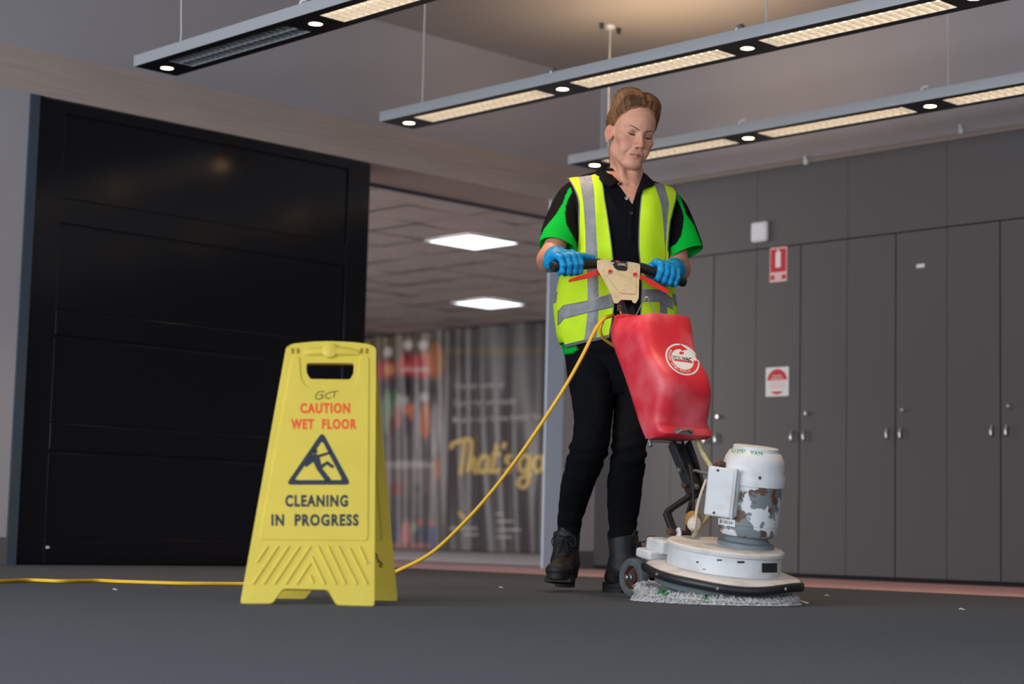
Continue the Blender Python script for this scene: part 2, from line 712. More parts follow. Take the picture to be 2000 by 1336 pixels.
def wall_rect(b, px0, py0, px1, py1, y, d=0.002, mi=0):
    a, c = WY(px0, py1, YW), WY(px1, py0, YW)
    b.box((a.x, y - d, a.z), (c.x, y, c.z), mi)


siren = empty('alarm_sounder', (-5.995, YW, 1.80))
tag(siren, 'small white plastic alarm box on the grey panels above the extinguisher sign', 'alarm box')
b = MB()
b.box((-6.049, YW - 0.035, 1.748), (-5.943, YW, 1.857))
b.build('housing', m_white_pl, siren, base=(-5.995, YW, 1.80), bevel=0.014)
b = MB()
b.box((-6.02, YW - 0.0362, 1.775), (-5.972, YW - 0.0345, 1.820))
b.build('grille', m_white_pl, siren, base=(-5.995, YW, 1.80), smooth=0)

fs = empty('extinguisher_sign', (-5.883, YW, 1.63))
tag(fs, 'tall red sign with a white fire extinguisher picture on a grey cupboard', 'sign')
BB = (-5.883, YW, 1.63)
sx0, sx1, sz0, sz1 = -5.938, -5.826, 1.530, 1.712
b = MB(); b.box((sx0, YW - 0.005, sz0), (sx1, YW - 0.002, sz1)); b.build('plate', m_signpink, fs, base=BB, smooth=0)
b = MB(); b.box((sx0 + 0.006, YW - 0.0062, sz0 + 0.052), (sx1 - 0.006, YW - 0.005, sz1 - 0.008)); b.build('red_field', m_signred, fs, base=BB, smooth=0)
b = MB()
cx = (sx0 + sx1) / 2
prof = [(-0.016, 0.075), (0.016, 0.075), (0.016, 0.150), (0.012, 0.160), (0.004, 0.164), (0.004, 0.171), (-0.004, 0.171), (-0.004, 0.164), (-0.012, 0.160), (-0.016, 0.150)]
b.prism([(cx + u, YW - 0.0075, sz0 + v) for u, v in prof], (0, 0.0014, 0))
b.build('extinguisher_picture', m_signwhite, fs, base=BB, smooth=0)
for xa in (sx0 + 0.006, sx1 - 0.032):
    b = MB()
    b.box((xa, YW - 0.0062, sz0 + 0.012), (xa + 0.026, YW - 0.005, sz0 + 0.036))
    b.build('red_caption_block', m_signred, fs, base=BB, smooth=0)

ss = empty('instruction_sign', (-5.882, YW, 1.0))
tag(ss, 'small square white sign with a red dome and red lower arc on a grey cupboard', 'sign')
BB = (-5.882, YW, 1.0)
b = MB(); b.box((-5.957, YW - 0.005, 0.930), (-5.808, YW - 0.002, 1.082)); b.build('plate', m_signwhite, ss, base=BB, smooth=0)
cx, cz = -5.882, 1.006
b = MB()
arc = [(cx + 0.066 * math.cos(t), YW - 0.0062, cz + 0.066 * math.sin(t)) for t in np.linspace(0.12, math.pi - 0.12, 20)]
b.prism(arc, (0, 0.0012, 0)); b.build('red_dome', m_signred, ss, base=BB, smooth=0)
b = MB()
arc = [(cx + 0.062 * math.cos(t), YW - 0.0062, cz - 0.004 + 0.062 * math.sin(t)) for t in np.linspace(math.pi + 0.85, 2 * math.pi - 0.85, 14)]
b.prism(arc, (0, 0.0012, 0)); b.build('red_lower_arc', m_signred, ss, base=BB, smooth=0)
for z, w in ((1.034, 0.03), (1.020, 0.042), (0.997, 0.052), (0.985, 0.052), (0.973, 0.052)):
    b = MB()
    b.box((cx - w, YW - 0.0074, z), (cx + w, YW - 0.005, z + 0.006))
    b.build('print_line', m_signpink, ss, base=BB, smooth=0)

b = MB()
b.box((-5.034, YW - 0.006, 1.527), (-4.988, YW - 0.002, 1.546))
tag(b.build('door_label', m_white_pl, smooth=0), 'tiny white label stuck high on a grey cupboard door', 'label')
for px, py, lab in ((1577, 314, 'tiny white clip on the brown ledge above the extinguisher sign'), (1880, 253, 'tiny white clip on the brown ledge beyond the small white door label')):
    p = WY(px, py, YW)
    c = empty('ledge_clip', (p.x, YW, p.z))
    tag(c, lab, 'clip', 'white clips along the ledge')
    b = MB(); b.box((-0.011, -0.02, -0.022), (0.011, 0.0, 0.006)); b.build('body', m_white_pl, c, bevel=0.003)
    b = MB(); b.box((-0.011, -0.02, 0.006), (0.003, -0.002, 0.024)); b.build('tab', m_white_pl, c, bevel=0.002)

# walls behind the camera with the long windows the daylight comes through
ww = [((-7.3, -3.2, 0), (3.7, -3.1, 0.4)), ((-7.3, -3.2, 2.5), (3.7, -3.1, ZC))]
ww += [((x, -3.2, 0.4), (x + 0.12, -3.1, 2.5)) for x in np.linspace(-7.3, 3.58, 8)]
struct('wall_window', ww, m_paint)
ww = [((3.6, -3.1, 0), (3.7, 7.6, 0.4)), ((3.6, -3.1, 2.5), (3.7, 7.6, ZC)), ((3.6, 4.0, 0.4), (3.7, 7.6, 2.5))]
ww += [((3.6, y, 0.4), (3.7, y + 0.12, 2.5)) for y in np.linspace(-3.1, 4.0, 5)]
struct('wall_end', ww, m_paint)

# ------------------------------------------------------------------ lobby seen through the opening
ZF = 2.2
struct('wall_lobby', [((-17, 12.4, 0), (XB, 12.5, ZF)), ((-17.1, 3.0, 0), (-17, 12.5, ZF)), ((-17, 2.9, 0), (XB, 3.0, ZF)),
                      ((XB - 0.001, YW + 0.6, 0), (XB + 0.2, 12.5, ZF)), ((XB, 2.9, 0), (XB + 0.1, 5.6, ZB0)), ((XB, YW + 0.15, 0), (XD - 0.1, YW + 0.6, ZB0))], m_paint)
lobc = empty('ceiling_lobby', (-10.5, 8.5, ZF))
tag(lobc, kind='structure')
b = MB(); b.box((-17, 2.9, ZF + 0.03), (XB, 12.5, ZF + 0.08)); b.build('slab', m_soffit, lobc, base=(-10.5, 8.5, ZF), smooth=0)
TP = 0.482
tx0, ty0 = -9.505 - 10 * TP, 8.222 - 5 * TP
tm = None
LED = {(10, 5): 1, (5, 10): 1}
for i in range(14):
    for j in range(13):
        x, y = tx0 + i * TP, ty0 + j * TP
        if x + TP > XB - 0.02 or (i, j) in LED or y + TP > 12.3:
            continue
        if tm is None:
            b = MB()
            n = 4
            for q in range(n + 1):
                pass
            rows = [[((q / n - 0.5) * (TP - 0.012), (w / n - 0.5) * (TP - 0.012),
                      -0.007 * math.sin(math.pi * q / n) * math.sin(math.pi * w / n)) for q in range(n + 1)] for w in range(n + 1)]
            b.grid(rows)
            t = b.build('ceiling_tile', m_tile, lobc, recalc=False)
            tm = t.data
        else:
            t = bpy.data.objects.new('ceiling_tile', tm)
            COL.objects.link(t)
            t.parent = lobc
        t.location = (x + TP / 2 + 10.5, y + TP / 2 - 8.5, random.uniform(-0.002, 0.002))
        t.rotation_euler = (random.gauss(0, 0.008), random.gauss(0, 0.008), 0)
for i in range(15):
    if tx0 + i * TP < XB - 0.02:
        b = MB(); b.box((tx0 + i * TP - 0.006, ty0, ZF + 0.004), (tx0 + i * TP + 0.006, 12.4, ZF + 0.03))
        b.build('grid_bar', m_skirting, lobc, base=(-10.5, 8.5, ZF), smooth=0)
for j in range(14):
    b = MB(); b.box((-17, ty0 + j * TP - 0.006, ZF + 0.005), (XB, ty0 + j * TP + 0.006, ZF + 0.03))
    b.build('grid_bar', m_skirting, lobc, base=(-10.5, 8.5, ZF), smooth=0)
for (i, j), lab in zip(LED, ('square white LED ceiling panel nearer the black sliding door', 'square white LED ceiling panel above the printed banner')):
    x, y = tx0 + i * TP, ty0 + j * TP
    c = empty('ceiling_panel_light', (x + TP / 2, y + TP / 2, ZF - 0.004))
    tag(c, lab, 'ceiling light')
    b = MB(); b.box((-TP / 2 + 0.02, -TP / 2 + 0.02, -0.006), (TP / 2 - 0.02, TP / 2 - 0.02, 0)); b.build('diffuser', m_led, c, smooth=0)
    b = MB()
    h = TP / 2 - 0.004
    for lo, hi in (((-h, -h, -0.008), (h, -h + 0.016, 0.004)), ((-h, h - 0.016, -0.008), (h, h, 0.004)), ((-h, -h + 0.016, -0.008), (-h + 0.016, h - 0.016, 0.004)), ((h - 0.016, -h + 0.016, -0.008), (h, h - 0.016, 0.004))):
        b.box(lo, hi)
    b.build('frame', m_white_pl, c, smooth=0)

# ------------------------------------------------------------------ printed banner hung in folds
YBN = 12.12
bx0, bx1 = -16.4, WY(1082, 700, YBN).x


def fold(x, z):
    s = x * 9.0 + 0.9 * math.sin(x * 2.3 + 1.0) + 0.35 * (1.4 - z) * math.sin(x * 3.1)
    amp = 0.046 + 0.016 * math.sin(x * 1.9)
    return amp * math.sin(s * 1.9) + 0.010 * math.sin(s * 4.3 + 2 * z) + 0.03 * math.sin(1.7 * x + z)


def ban_top(x):
    return 2.194


BLOBS = [  # px, py, rx, ry, colour
    (790, 690, 75, 45, (96, 82, 62)), (745, 668, 30, 18, (104, 92, 66)), (880, 690, 28, 40, (60, 56, 58)), (852, 705, 14, 34, (178, 112, 66)),
    (752, 725, 20, 20, (190, 60, 64)), (797, 715, 20, 24, (196, 62, 62)), (826, 716, 17, 22, (196, 54, 58)), (842, 712, 8, 22, (206, 120, 84)),
    (758, 688, 8, 9, (205, 200, 205)), (797, 674, 9, 9, (205, 200, 202)), (826, 674, 9, 9, (205, 200, 202)), (797, 696, 7, 12, (110, 40, 44)), (828, 692, 8, 8, (180, 100, 84)),
    (760, 722, 10, 10, (214, 150, 100)), (800, 722, 18, 4, (210, 170, 170)), (828, 722, 16, 4, (210, 160, 160)),
    (790, 760, 60, 24, (72, 68, 72)), (775, 752, 5, 20, (30, 30, 38)), (796, 752, 5, 22, (34, 32, 38)),
    (771, 776, 6, 16, (52, 120, 62)), (756, 805, 8, 40, (140, 168, 142)), (780, 792, 8, 22, (170, 170, 170)),
    (792, 782, 7, 8, (170, 160, 162)), (777, 815, 8, 20, (188, 120, 116)), (802, 805, 11, 15, (222, 130, 84)), (793, 830, 7, 22, (62, 62, 92)), (812, 812, 5, 18, (100, 96, 140)),
    (828, 776, 8, 9, (190, 190, 195)), (830, 822, 10, 34, (206, 120, 88)), (766, 832, 6, 20, (110, 60, 56)), (850, 840, 9, 50, (165, 165, 172)),
    (795, 935, 60, 34, (128, 122, 122)), (800, 908, 50, 7, (176, 172, 174)), (775, 955, 14, 14, (150, 92, 92)), (815, 955, 8, 10, (78, 92, 96)), (853, 915, 6, 22, (190, 128, 104)),
    (800, 995, 60, 18, (108, 104, 106)), (770, 1045, 10, 26, (92, 96, 122)), (793, 1048, 10, 30, (204, 142, 146)), (818, 1040, 8, 30, (78, 82, 104)), (820, 1020, 6, 8, (190, 90, 90)),
    (842, 1048, 12, 26, (84, 88, 130)), (843, 1022, 5, 7, (190, 100, 90)), (800, 1068, 40, 8, (170, 120, 116)), (808, 1030, 6, 10, (150, 160, 150)),
    (975, 685, 110, 5, (112, 92, 62)),
]


def ban_col(px, py):
    base = np.array(srgb(84, 80, 85))
    if px < 862 + (py - 640) * 0.03:
        base = np.array(srgb(108, 103, 105))
    for cx, cy, rx, ry, c in BLOBS:
        d = ((px - cx) / rx) ** 2 + ((py - cy) / ry) ** 2
        if d < 1.6:
            w = min(1.0, max(0.0, (1.5 - d) / 0.8))
            base = base * (1 - w) + np.array(srgb(*c)) * w
    return (*base, 1.0)


def world_px(p):
    q = Vector(p) - Vector((0, 0, H))
    z = q.dot(_f)
    return 1000 + F * q.dot(_r) / z, 668 - F * q.dot(_u) / z


ban = empty('printed_banner', ((bx0 + bx1) / 2, YBN, 0))
tag(ban, 'dark printed fabric banner with yellow script lettering hung in folds', 'banner')
BB = ((bx0 + bx1) / 2, YBN, 0)
nx, nz = 300, 90
b = MB()
cols = []
rows = []
for i in range(nz + 1):
    row = []
    for j in range(nx + 1):
        x = bx0 + (bx1 - bx0) * j / nx
        z = 0.012 + (ban_top(x) - 0.012) * i / nz
        row.append((x, YBN + fold(x, z), z))
        cols.append(ban_col(*world_px((x, YBN + fold(x, z), z))))
    rows.append(row)
b.grid(rows)
m_ban = mat('banner_fabric', (1, 1, 1), 0.34, spec=0.7, attr='col', sheen=0.2)
b.build('cloth', m_ban, ban, base=BB, attr=cols, smooth=180)
m_script = mat('banner_yellow_print', srgb(238, 208, 132), 0.5)
m_bprint = mat('banner_white_print', srgb(196, 190, 192), 0.5)


def ban_pt(px, py, off=0.010):
    """first point of the folded cloth met along the line of sight"""
    prev = None
    for k in range(81):
        Y = YBN - 0.16 + 0.32 * k / 80
        p = WY(px, py, Y)
        g = Y - (YBN + fold(p.x, p.z))
        if g > 0 and prev is not None:
            w = prev[1] / (prev[1] - g)
            p = prev[0].lerp(p, w)
            break
        prev = (p, g)
    return Vector((p.x, p.y - off, p.z))


T3 = lambda q: (740 + q[0] / 4.947, 840 + q[1] / 4.947)
strokes = [[(708, 185), (718, 135), (775, 112), (850, 92), (895, 100), (906, 140), (900, 200), (885, 310), (866, 408)], [(832, 110), (822, 240), (795, 432)],
           [(868, 345), (905, 278), (935, 288), (922, 375), (942, 405), (975, 385)],
           [(1062, 262), (1015, 252), (975, 325), (985, 398), (1030, 395), (1060, 325), (1068, 255), (1058, 370), (1085, 405), (1112, 382)],
           [(1148, 128), (1130, 255), (1110, 370), (1138, 405), (1178, 372)], [(1098, 238), (1188, 228)], [(1226, 118), (1208, 182)],
           [(1295, 252), (1252, 258), (1240, 300), (1275, 332), (1268, 388), (1218, 400)],
           [(1452, 262), (1402, 245), (1365, 310), (1380, 390), (1430, 390), (1460, 300), (1468, 250), (1462, 400), (1450, 500), (1410, 555), (1358, 528), (1372, 470), (1440, 440), (1492, 420)],
           [(1560, 250), (1515, 280), (1510, 370), (1550, 402), (1592, 360), (1597, 280), (1560, 250)]]
b = MB()
for st in strokes:
    c = [p[:2] for p in cubic([(*T3(q), 0) for q in st], 6)]
    v, f_ = ribbon(c, 8.4)
    b.add([ban_pt(*q) for q in v], f_)
b.build('yellow_lettering', m_script, ban, base=BB, smooth=0)
b = MB()
e = [T3((770 + 90 * (0.5 + 0.5 * math.cos(t)), 790 + 85 * (0.5 + 0.5 * math.cos(t)) + 26 * math.sin(t))) for t in np.linspace(0, 2 * math.pi, 16, endpoint=False)]
b.add([ban_pt(*q) for q in e], [tuple(range(16))])
b.build('yellow_emblem', m_script, ban, base=BB, smooth=0)
for s, (x0, y0_, x1, y1_) in (('Working together', (889, 746, 988, 763)), ('Caring for community', (888, 779, 1012, 796)), ('Making our home better for', (886, 811, 1061, 829))):
    v, f_ = text_geo(s, (x0, y0_, x1, y1_), offset=0.02)
    for v, f_ in words(v, f_, 2.2):
        b = MB()
        b.add([ban_pt(x, y - 0.045 * (x - 940)) for x, y in v], f_)
        b.build('white_lettering', m_bprint, ban, base=BB, smooth=0)
for (x0, x1, y) in ((880, 934, 1032), (906, 935, 1044), (970, 985, 1004), (972, 1004, 1018), (972, 1019, 1035), (972, 1002, 1049)):
    n = 14
    pts = [(x0 + (x1 - x0) * k / n, y + 0.9 * math.sin(k * 2.4)) for k in range(n + 1)]
    v, f_ = ribbon(pts, 4.5)
    b = MB()
    b.add([ban_pt(*q) for q in v], f_)
    b.build('print_line', m_bprint, ban, base=BB, smooth=0)

# ------------------------------------------------------------------ pendant light bars
m_alu = mat('anodised_aluminium', (0.50, 0.51, 0.53), 0.42, metal=0.3)
m_tray = mat('black_tray', (0.012, 0.012, 0.014), 0.42)
m_diff = mat('warm_diffuser', (0.9, 0.85, 0.75), 0.6, emit=(1.0, 0.84, 0.62), estr=2.6)
m_diff_off = mat('unlit_diffuser', (0.16, 0.17, 0.18), 0.25)
m_louvre = mat('louvre_blade', (0.62, 0.58, 0.53), 0.35, metal=0.2)
m_louvre_off = mat('unlit_louvre', (0.42, 0.44, 0.46), 0.35, metal=0.4)
m_lens = mat('downlight_lens', (1, 0.9, 0.75), 0.4, emit=(1.0, 0.60, 0.30), estr=34)
m_chrome_ring = mat('downlight_ring', (0.05, 0.05, 0.05), 0.35)
m_wire = mat('suspension_wire', (0.62, 0.58, 0.55), 0.5)
ZP = 2.09
BW = 0.212
PLAB = ['long slim pendant light bar whose end louvre is unlit', 'long slim pendant light bar hanging just above the woman\'s head', 'long slim pendant light bar passing behind the woman, closest to the cupboards']
NSEC = 5
for bi, yc in enumerate((4.118, 5.452, 6.715)):
    x0 = -6.525
    xe = x0 + 1.02 * NSEC + 0.2
    P0 = (x0, yc, ZP)
    pl = empty('pendant_light', P0)
    tag(pl, PLAB[bi], 'pendant light', 'pendant light bars')
    hb = BW / 2
    b = MB()
    t = 0.004
    for lo, hi in (((x0, yc - hb, ZP), (xe, yc - hb + t, ZP + 0.042)), ((x0, yc + hb - t, ZP), (xe, yc + hb, ZP + 0.042)),
                   ((x0, yc - hb + t, ZP), (x0 + t, yc + hb - t, ZP + 0.042)), ((xe - t, yc - hb + t, ZP), (xe, yc + hb - t, ZP + 0.042)),
                   ((x0, yc - hb, ZP + 0.042), (xe, yc + hb, ZP + 0.046))):
        b.box(lo, hi)
    b.build('channel', m_alu, pl, base=P0, smooth=0)
    b = MB()
    lw = 0.060
    b.box((x0 + t, yc - hb + t, ZP), (xe - t, yc - lw, ZP + 0.003))
    b.box((x0 + t, yc + lw, ZP), (xe - t, yc + hb - t, ZP + 0.003))
    secs = []
    px_ = x0 + t
    for k in range(NSEC + 1):
        c = -6.435 + 1.01 * k
        a, e_ = c + 0.10, c + 0.905
        b.box((px_, yc - lw, ZP), (min(a, xe - t), yc + lw, ZP + 0.003))
        if k < NSEC:
            secs.append((a, e_))
        px_ = e_
    b.build('tray', m_tray, pl, base=P0, smooth=0)
    for k, (a, e_) in enumerate(secs):
        off = (bi == 0 and k == 0)
        b = MB()
        b.box((a, yc - lw, ZP + 0.030), (e_, yc + lw, ZP + 0.034))
        df = b.build('diffuser', m_diff_off if off else m_diff, pl, base=P0, smooth=0)
        b = MB()
        for q in range(21):
            x = a + (e_ - a) * q / 20
            b.box((x - 0.0009, yc - lw, ZP + 0.001), (x + 0.0009, yc + lw, ZP + 0.014))
        b.box((a, yc - 0.001, ZP + 0.001), (e_, yc + 0.001, ZP + 0.016))
        for s in (-1, 1):
            b.box((a, yc + s * lw - 0.001, ZP), (e_, yc + s * lw + 0.001, ZP + 0.03))
        for x in (a, e_):
            b.box((x - 0.001, yc - lw, ZP), (x + 0.001, yc + lw, ZP + 0.03))
        b.build('louvre', m_louvre_off if off else m_louvre, pl, base=P0, smooth=0)
    for k in range(NSEC + 1):
        c = -6.435 + 1.01 * k
        b = MB(); b.lathe([(0.026, -0.002), (0.030, -0.003), (0.034, -0.001), (0.034, 0.002), (0.026, 0.002)], 24, M=Matrix.Translation((c, yc, ZP)), cap0=False, cap1=False)
        ring = b.build('downlight', m_chrome_ring, pl, base=P0)
        b = MB(); b.lathe([(0.026, -0.0015), (0.026, 0.001)], 24, M=Matrix.Translation((c, yc, ZP)))
        b.build('lens', m_lens, ring, base=P0)
        if k < 4:
            sp = bpy.data.lights.new('downlight_spot', 'SPOT')
            sp.energy = (46, 40, 12)[bi]
            sp.color = (1.0, 0.70, 0.42)
            sp.spot_size = math.radians(75)
            sp.spot_blend = 0.6
            sp.shadow_soft_size = 0.025
            so = bpy.data.objects.new('downlight_spot', sp)
            COL.objects.link(so)
            so.location = (c, yc, ZP - 0.006)
    for k in range(3):
        wx = -6.345 + 2.02 * k
        b = MB()
        n = 8
        pts = [(wx + (0.006 * math.sin(q * 1.7) if bi == 0 else 0.002 * math.sin(q)), yc, ZP + 0.046 + (ZC - ZP - 0.05) * q / n) for q in range(n + 1)]
        b.tube(pts, 0.0035, 6)
        b.build('suspension_wire', m_wire, pl, base=P0)
        b = MB()
        b.lathe([(0.022, ZC - 0.018), (0.026, ZC - 0.010), (0.026, ZC - 0.0005)], 16, M=Matrix.Translation((wx, yc, 0)))
        rs = b.build('ceiling_rose', m_white_pl, pl, base=P0)
        for s in (-1, 1):
            b = MB()
            b.tube([(wx, yc + s * 0.065, ZC - 0.002), (wx, yc + s * 0.065, ZC - 0.03)], [0.014, 0.008], 8)
            b.build('toggle', m_tray, rs, base=P0)
    for k in (1, 2, 3):
        cx = -6.435 + 1.01 * k + 0.03
        b = MB(); b.tube([(cx - 0.02, yc - hb + 0.02, ZP + 0.046), (cx - 0.012, yc - hb + 0.02, ZP + 0.062), (cx + 0.012, yc - hb + 0.02, ZP + 0.066), (cx + 0.02, yc - hb + 0.02, ZP + 0.058)], 0.006, 6)
        b.build('joint_clip', m_white_pl if bi != 1 else m_steel, pl, base=P0)
# uplight element in the bar nearest the cupboards
area('uplight', (-5.75, 6.55, ZP + 0.075), (math.radians(180), 0, 0), 0.9, 0.08, 9, (1.0, 0.72, 0.42))

m_lint = mat('lint', (0.6, 0.55, 0.5), 0.9)
for px, py, lab in ((223, 1151.5, 'tiny pale scrap of lint on the carpet near the yellow cord'), (977, 1147.5, 'tiny pale thread lying on the carpet beside the boot'), (1614, 1163, 'small curl of pale lint on the carpet near the red strip'), (1877, 1190, 'tiny white crumb on the dark carpet')):
    p = WZ(px, py, 0.002)
    b = MB(); b.tube([(-0.008, 0, 0.002), (-0.002, 0.003, 0.004), (0.006, 0, 0.002), (0.011, 0.004, 0.002)], [0.001, 0.002, 0.0015, 0.0008], 6)
    o = b.build('lint_scrap', m_lint)
    o.location = (p.x, p.y, 0)
    tag(o, lab, 'lint')

# ================================================================== WET FLOOR SIGN
def round_poly(poly, r, n=4):
    out = []
    N = len(poly)
    for i in range(N):
        p0, p, p1 = (Vector((*poly[(i + k) % N][:2], 0)) for k in (-1, 0, 1))
        d0, d1 = (p0 - p), (p1 - p)
        rr = min(r, d0.length * 0.45, d1.length * 0.45)
        a, c = p + d0.normalized() * rr, p + d1.normalized() * rr
        for k in range(n + 1):
            t = k / n
            q = a * (1 - t) ** 2 + p * 2 * t * (1 - t) + c * t * t
            out.append((q.x, q.y))
    return out


def plate(b, outer, holes, front, back, mi=0):
    """flat plate from 2D outlines; front/back map a 2D point to 3D"""
    bm = bmesh.new()
    for lp in [outer] + holes:
        vs_ = [bm.verts.new((x, y, 0)) for x, y in lp]
        for i in range(len(vs_)):
            bm.edges.new((vs_[i], vs_[(i + 1) % len(vs_)]))
    bmesh.ops.triangle_fill(bm, edges=bm.edges[:], use_beauty=True)
    bm.verts.index_update()
    co = [(v.co.x, v.co.y) for v in bm.verts]
    fs_ = [tuple(v.index for v in f.verts) for f in bm.faces]
    n = len(co)
    sides = [(e.verts[0].index, e.verts[1].index) for e in bm.edges if len(e.link_faces) == 1]
    bm.free()
    b.add([front(*c) for c in co] + [back(*c) for c in co],
          fs_ + [tuple(i + n for i in reversed(f)) for f in fs_] + [(i, j, j + n, i + n) for i, j in sides], mi)


m_yellow = mat('sign_yellow', srgb(234, 212, 84), 0.40, spec=0.45, var=0.06, vscale=9)
def translucent(m, col, w):
    nt = m.node_tree
    out = nt.nodes['Material Output']
    tr = nt.nodes.new('ShaderNodeBsdfTranslucent')
    tr.inputs['Color'].default_value = (*col, 1)
    mx = nt.nodes.new('ShaderNodeMixShader')
    mx.inputs[0].default_value = w
    nt.links.new(nt.nodes['Principled BSDF'].outputs[0], mx.inputs[1])
    nt.links.new(tr.outputs[0], mx.inputs[2])
    nt.links.new(mx.outputs[0], out.inputs['Surface'])


translucent(m_yellow, srgb(250, 196, 20), 0.22)      # moulded polypropylene lets some light through
m_signred2 = mat('sign_red_print', srgb(232, 72, 30), 0.5)
m_navy = mat('sign_navy_print', srgb(32, 38, 52), 0.5)
m_marker = mat('marker_ink', srgb(70, 62, 40), 0.6)
m_slot = mat('sign_slot', srgb(150, 110, 10), 0.7)

FL, FR = LZ(472, 1179, 0.0), LZ(731, 1184, 0.0)
RIDGE = L(647, 668, FL.y + 0.155)
sn = (FR - FL).cross(RIDGE - FL).normalized()
if sn.y > 0:
    sn = -sn
SBASE = (FL + FR) / 2 + Vector((0.03, 0.17, 0))
SBASE.z = 0
sign = studio_empty('wet_floor_sign', SBASE)
tag(sign, 'yellow plastic A-frame wet floor sign standing on the carpet', 'warning sign')


def S(px, py, off=0.0):
    return Lplane(px, py, FL + sn * off, sn)


C7 = lambda x, y: (440 + x / 2.386, 640 + y / 2.386)
outer = round_poly([(559, 677), (572, 671), (610, 667), (645, 666), (690, 668), (722, 672), (735, 679), (731.5, 1184), (658, 1182), (641, 1152), (553, 1150), (532, 1179), (469, 1179)], 7, 3)
hole = round_poly([(599, 709), (692, 709), (691, 728), (684, 741), (606, 740), (599, 728)], 4, 3)
THK = 0.020
b = MB()
plate(b, outer, [hole], lambda x, y: S(x, y), lambda x, y: S(x, y) - sn * THK)
o = b.build('front_panel', m_yellow, sign, base=SBASE, smooth=30, bevel=0.0035)
b = MB()
rp = round_poly([(571, 696), (585, 696), (588, 742), (600, 757), (688, 757), (699, 744), (702, 696), (721, 696), (718.5, 1056), (506, 1054)], 8, 3)
plate(b, rp, [], lambda x, y: S(x, y, 0.0024), lambda x, y: S(x, y, -0.004))
o = b.build('raised_panel', m_yellow, sign, base=SBASE, smooth=30, bevel=0.0015)
# handle rail: rounded roll over the top with a thumb boss
b = MB()
b.tube([S(592, 690, -0.007), S(610, 688, -0.005), S(647, 687, -0.004), S(684, 688, -0.005), S(700, 691, -0.007)], [0.010, 0.013, 0.014, 0.013, 0.010], 14)
b.build('handle_roll', m_yellow, sign, base=SBASE)
b = MB()
pc = S(644, 684, 0.006)
up = (S(644, 600) - S(644, 684)).normalized()
ri = sn.cross(up)
Mx = Matrix((( ri.x, up.x, sn.x, pc.x), (ri.y, up.y, sn.y, pc.y), (ri.z, up.z, sn.z, pc.z), (0, 0, 0, 1)))
b.lathe([(0.021, -0.008), (0.0195, 0.002), (0.012, 0.0045), (0.003, 0.0052)], 20, M=Mx)
b.build('thumb_boss', m_yellow, sign, base=SBASE)
for x in (571.5, 582, 706, 716.5):
    b = MB()
    q = round_poly([(x - 2.6, 680), (x + 2.6, 680), (x + 2.6, 690.5), (x - 2.6, 690.5)], 1.5, 2)
    plate(b, q, [], lambda a, c: S(a, c, 0.0012), lambda a, c: S(a, c, -0.004))
    b.build('hinge_slot', m_slot, sign, base=SBASE, smooth=0)
ribs = [((195, 1020), (148, 1092)), ((245, 1018), (128, 1195)), ((295, 1018), (178, 1195)), ((345, 1020), (228, 1195)), ((395, 1020), (280, 1195)), ((395, 1098), (332, 1195)),
        ((430, 1020), (515, 1195)), ((478, 1020), (560, 1195)), ((525, 1020), (612, 1195)), ((578, 1030), (660, 1195)), ((625, 1020), (660, 1100)), ((402, 1068), (462, 1195)), ((395, 1155), (410, 1190))]
for a, c in ribs:
    b = MB()
    b.tube([S(*C7(*a), 0.000), S(*C7(*c), 0.000)], 0.0038, 8)
    b.build('rib', m_yellow, sign, base=SBASE)


def sign_print(name, v, f_, m, off=0.0031):
    b = MB()
    b.add([S(x, y, off) for x, y in v], f_)
    o = b.build(name, m, sign, base=SBASE, smooth=0, recalc=False)
    return o


for s, bx, m in (('CAUTION', (586, 787, 683.5, 807.5), m_signred2), ('WET  FLOOR', (568, 818, 696.5, 838.5), m_signred2), ('CLEANING', (557, 966.5, 679.5, 990), m_navy), ('IN  PROGRESS', (530, 1004, 700.5, 1027.5), m_navy)):
    v, f_ = text_geo(s, bx, offset=0.042, font_space=1.18)
    for v, f_ in words(v, f_, 5.0):
        sign_print('lettering', v, f_, m)
hw = [[(462, 298), (437, 299), (421, 318), (430, 334), (450, 327), (453, 312), (438, 316)], [(453, 314), (453, 331)], [(492, 302), (473, 308), (466, 322), (478, 330), (492, 326)], [(488, 301), (528, 295)], [(510, 298), (505, 327)]]
V_, F_ = [], []
for st in hw:
    c = [p[:2] for p in cubic([(*C7(*q), 0) for q in st], 5)]
    v, f_ = ribbon(c, 1.7)
    F_ += [tuple(i + len(V_) for i in f) for f in f_]
    V_ += v
sign_print('marker_writing', V_, F_, m_marker)
tri_o = round_poly([C7(452, 484), C7(586, 732), C7(282, 732)], 12, 6)
tri_i = round_poly([C7(452, 527), C7(546, 710), C7(322, 710)], 6, 6)
b = MB()
plate(b, tri_o, [tri_i], lambda x, y: S(x, y, 0.0032), lambda x, y: S(x, y, 0.0022))
b.build('warning_triangle', m_navy, sign, base=SBASE, smooth=0)
fig = [(400, 596), (416, 588), (434, 592), (490, 576), (494, 587), (440, 604), (447, 638), (476, 621), (509, 646), (499, 656), (473, 638), (452, 656), (492, 706), (488, 716), (466, 714), (428, 664), (410, 626), (378, 650), (368, 640)]
b = MB()
plate(b, [C7(*q) for q in fig], [], lambda x, y: S(x, y, 0.0032), lambda x, y: S(x, y, 0.0022))
b.build('slipping_figure', m_navy, sign, base=SBASE, smooth=0)
b = MB()
plate(b, [C7(418 + 12 * math.cos(t), 577 + 12 * math.sin(t)) for t in np.linspace(0, 2 * math.pi, 16, endpoint=False)], [], lambda x, y: S(x, y, 0.0032), lambda x, y: S(x, y, 0.0022))
b.build('figure_head', m_navy, sign, base=SBASE, smooth=0)
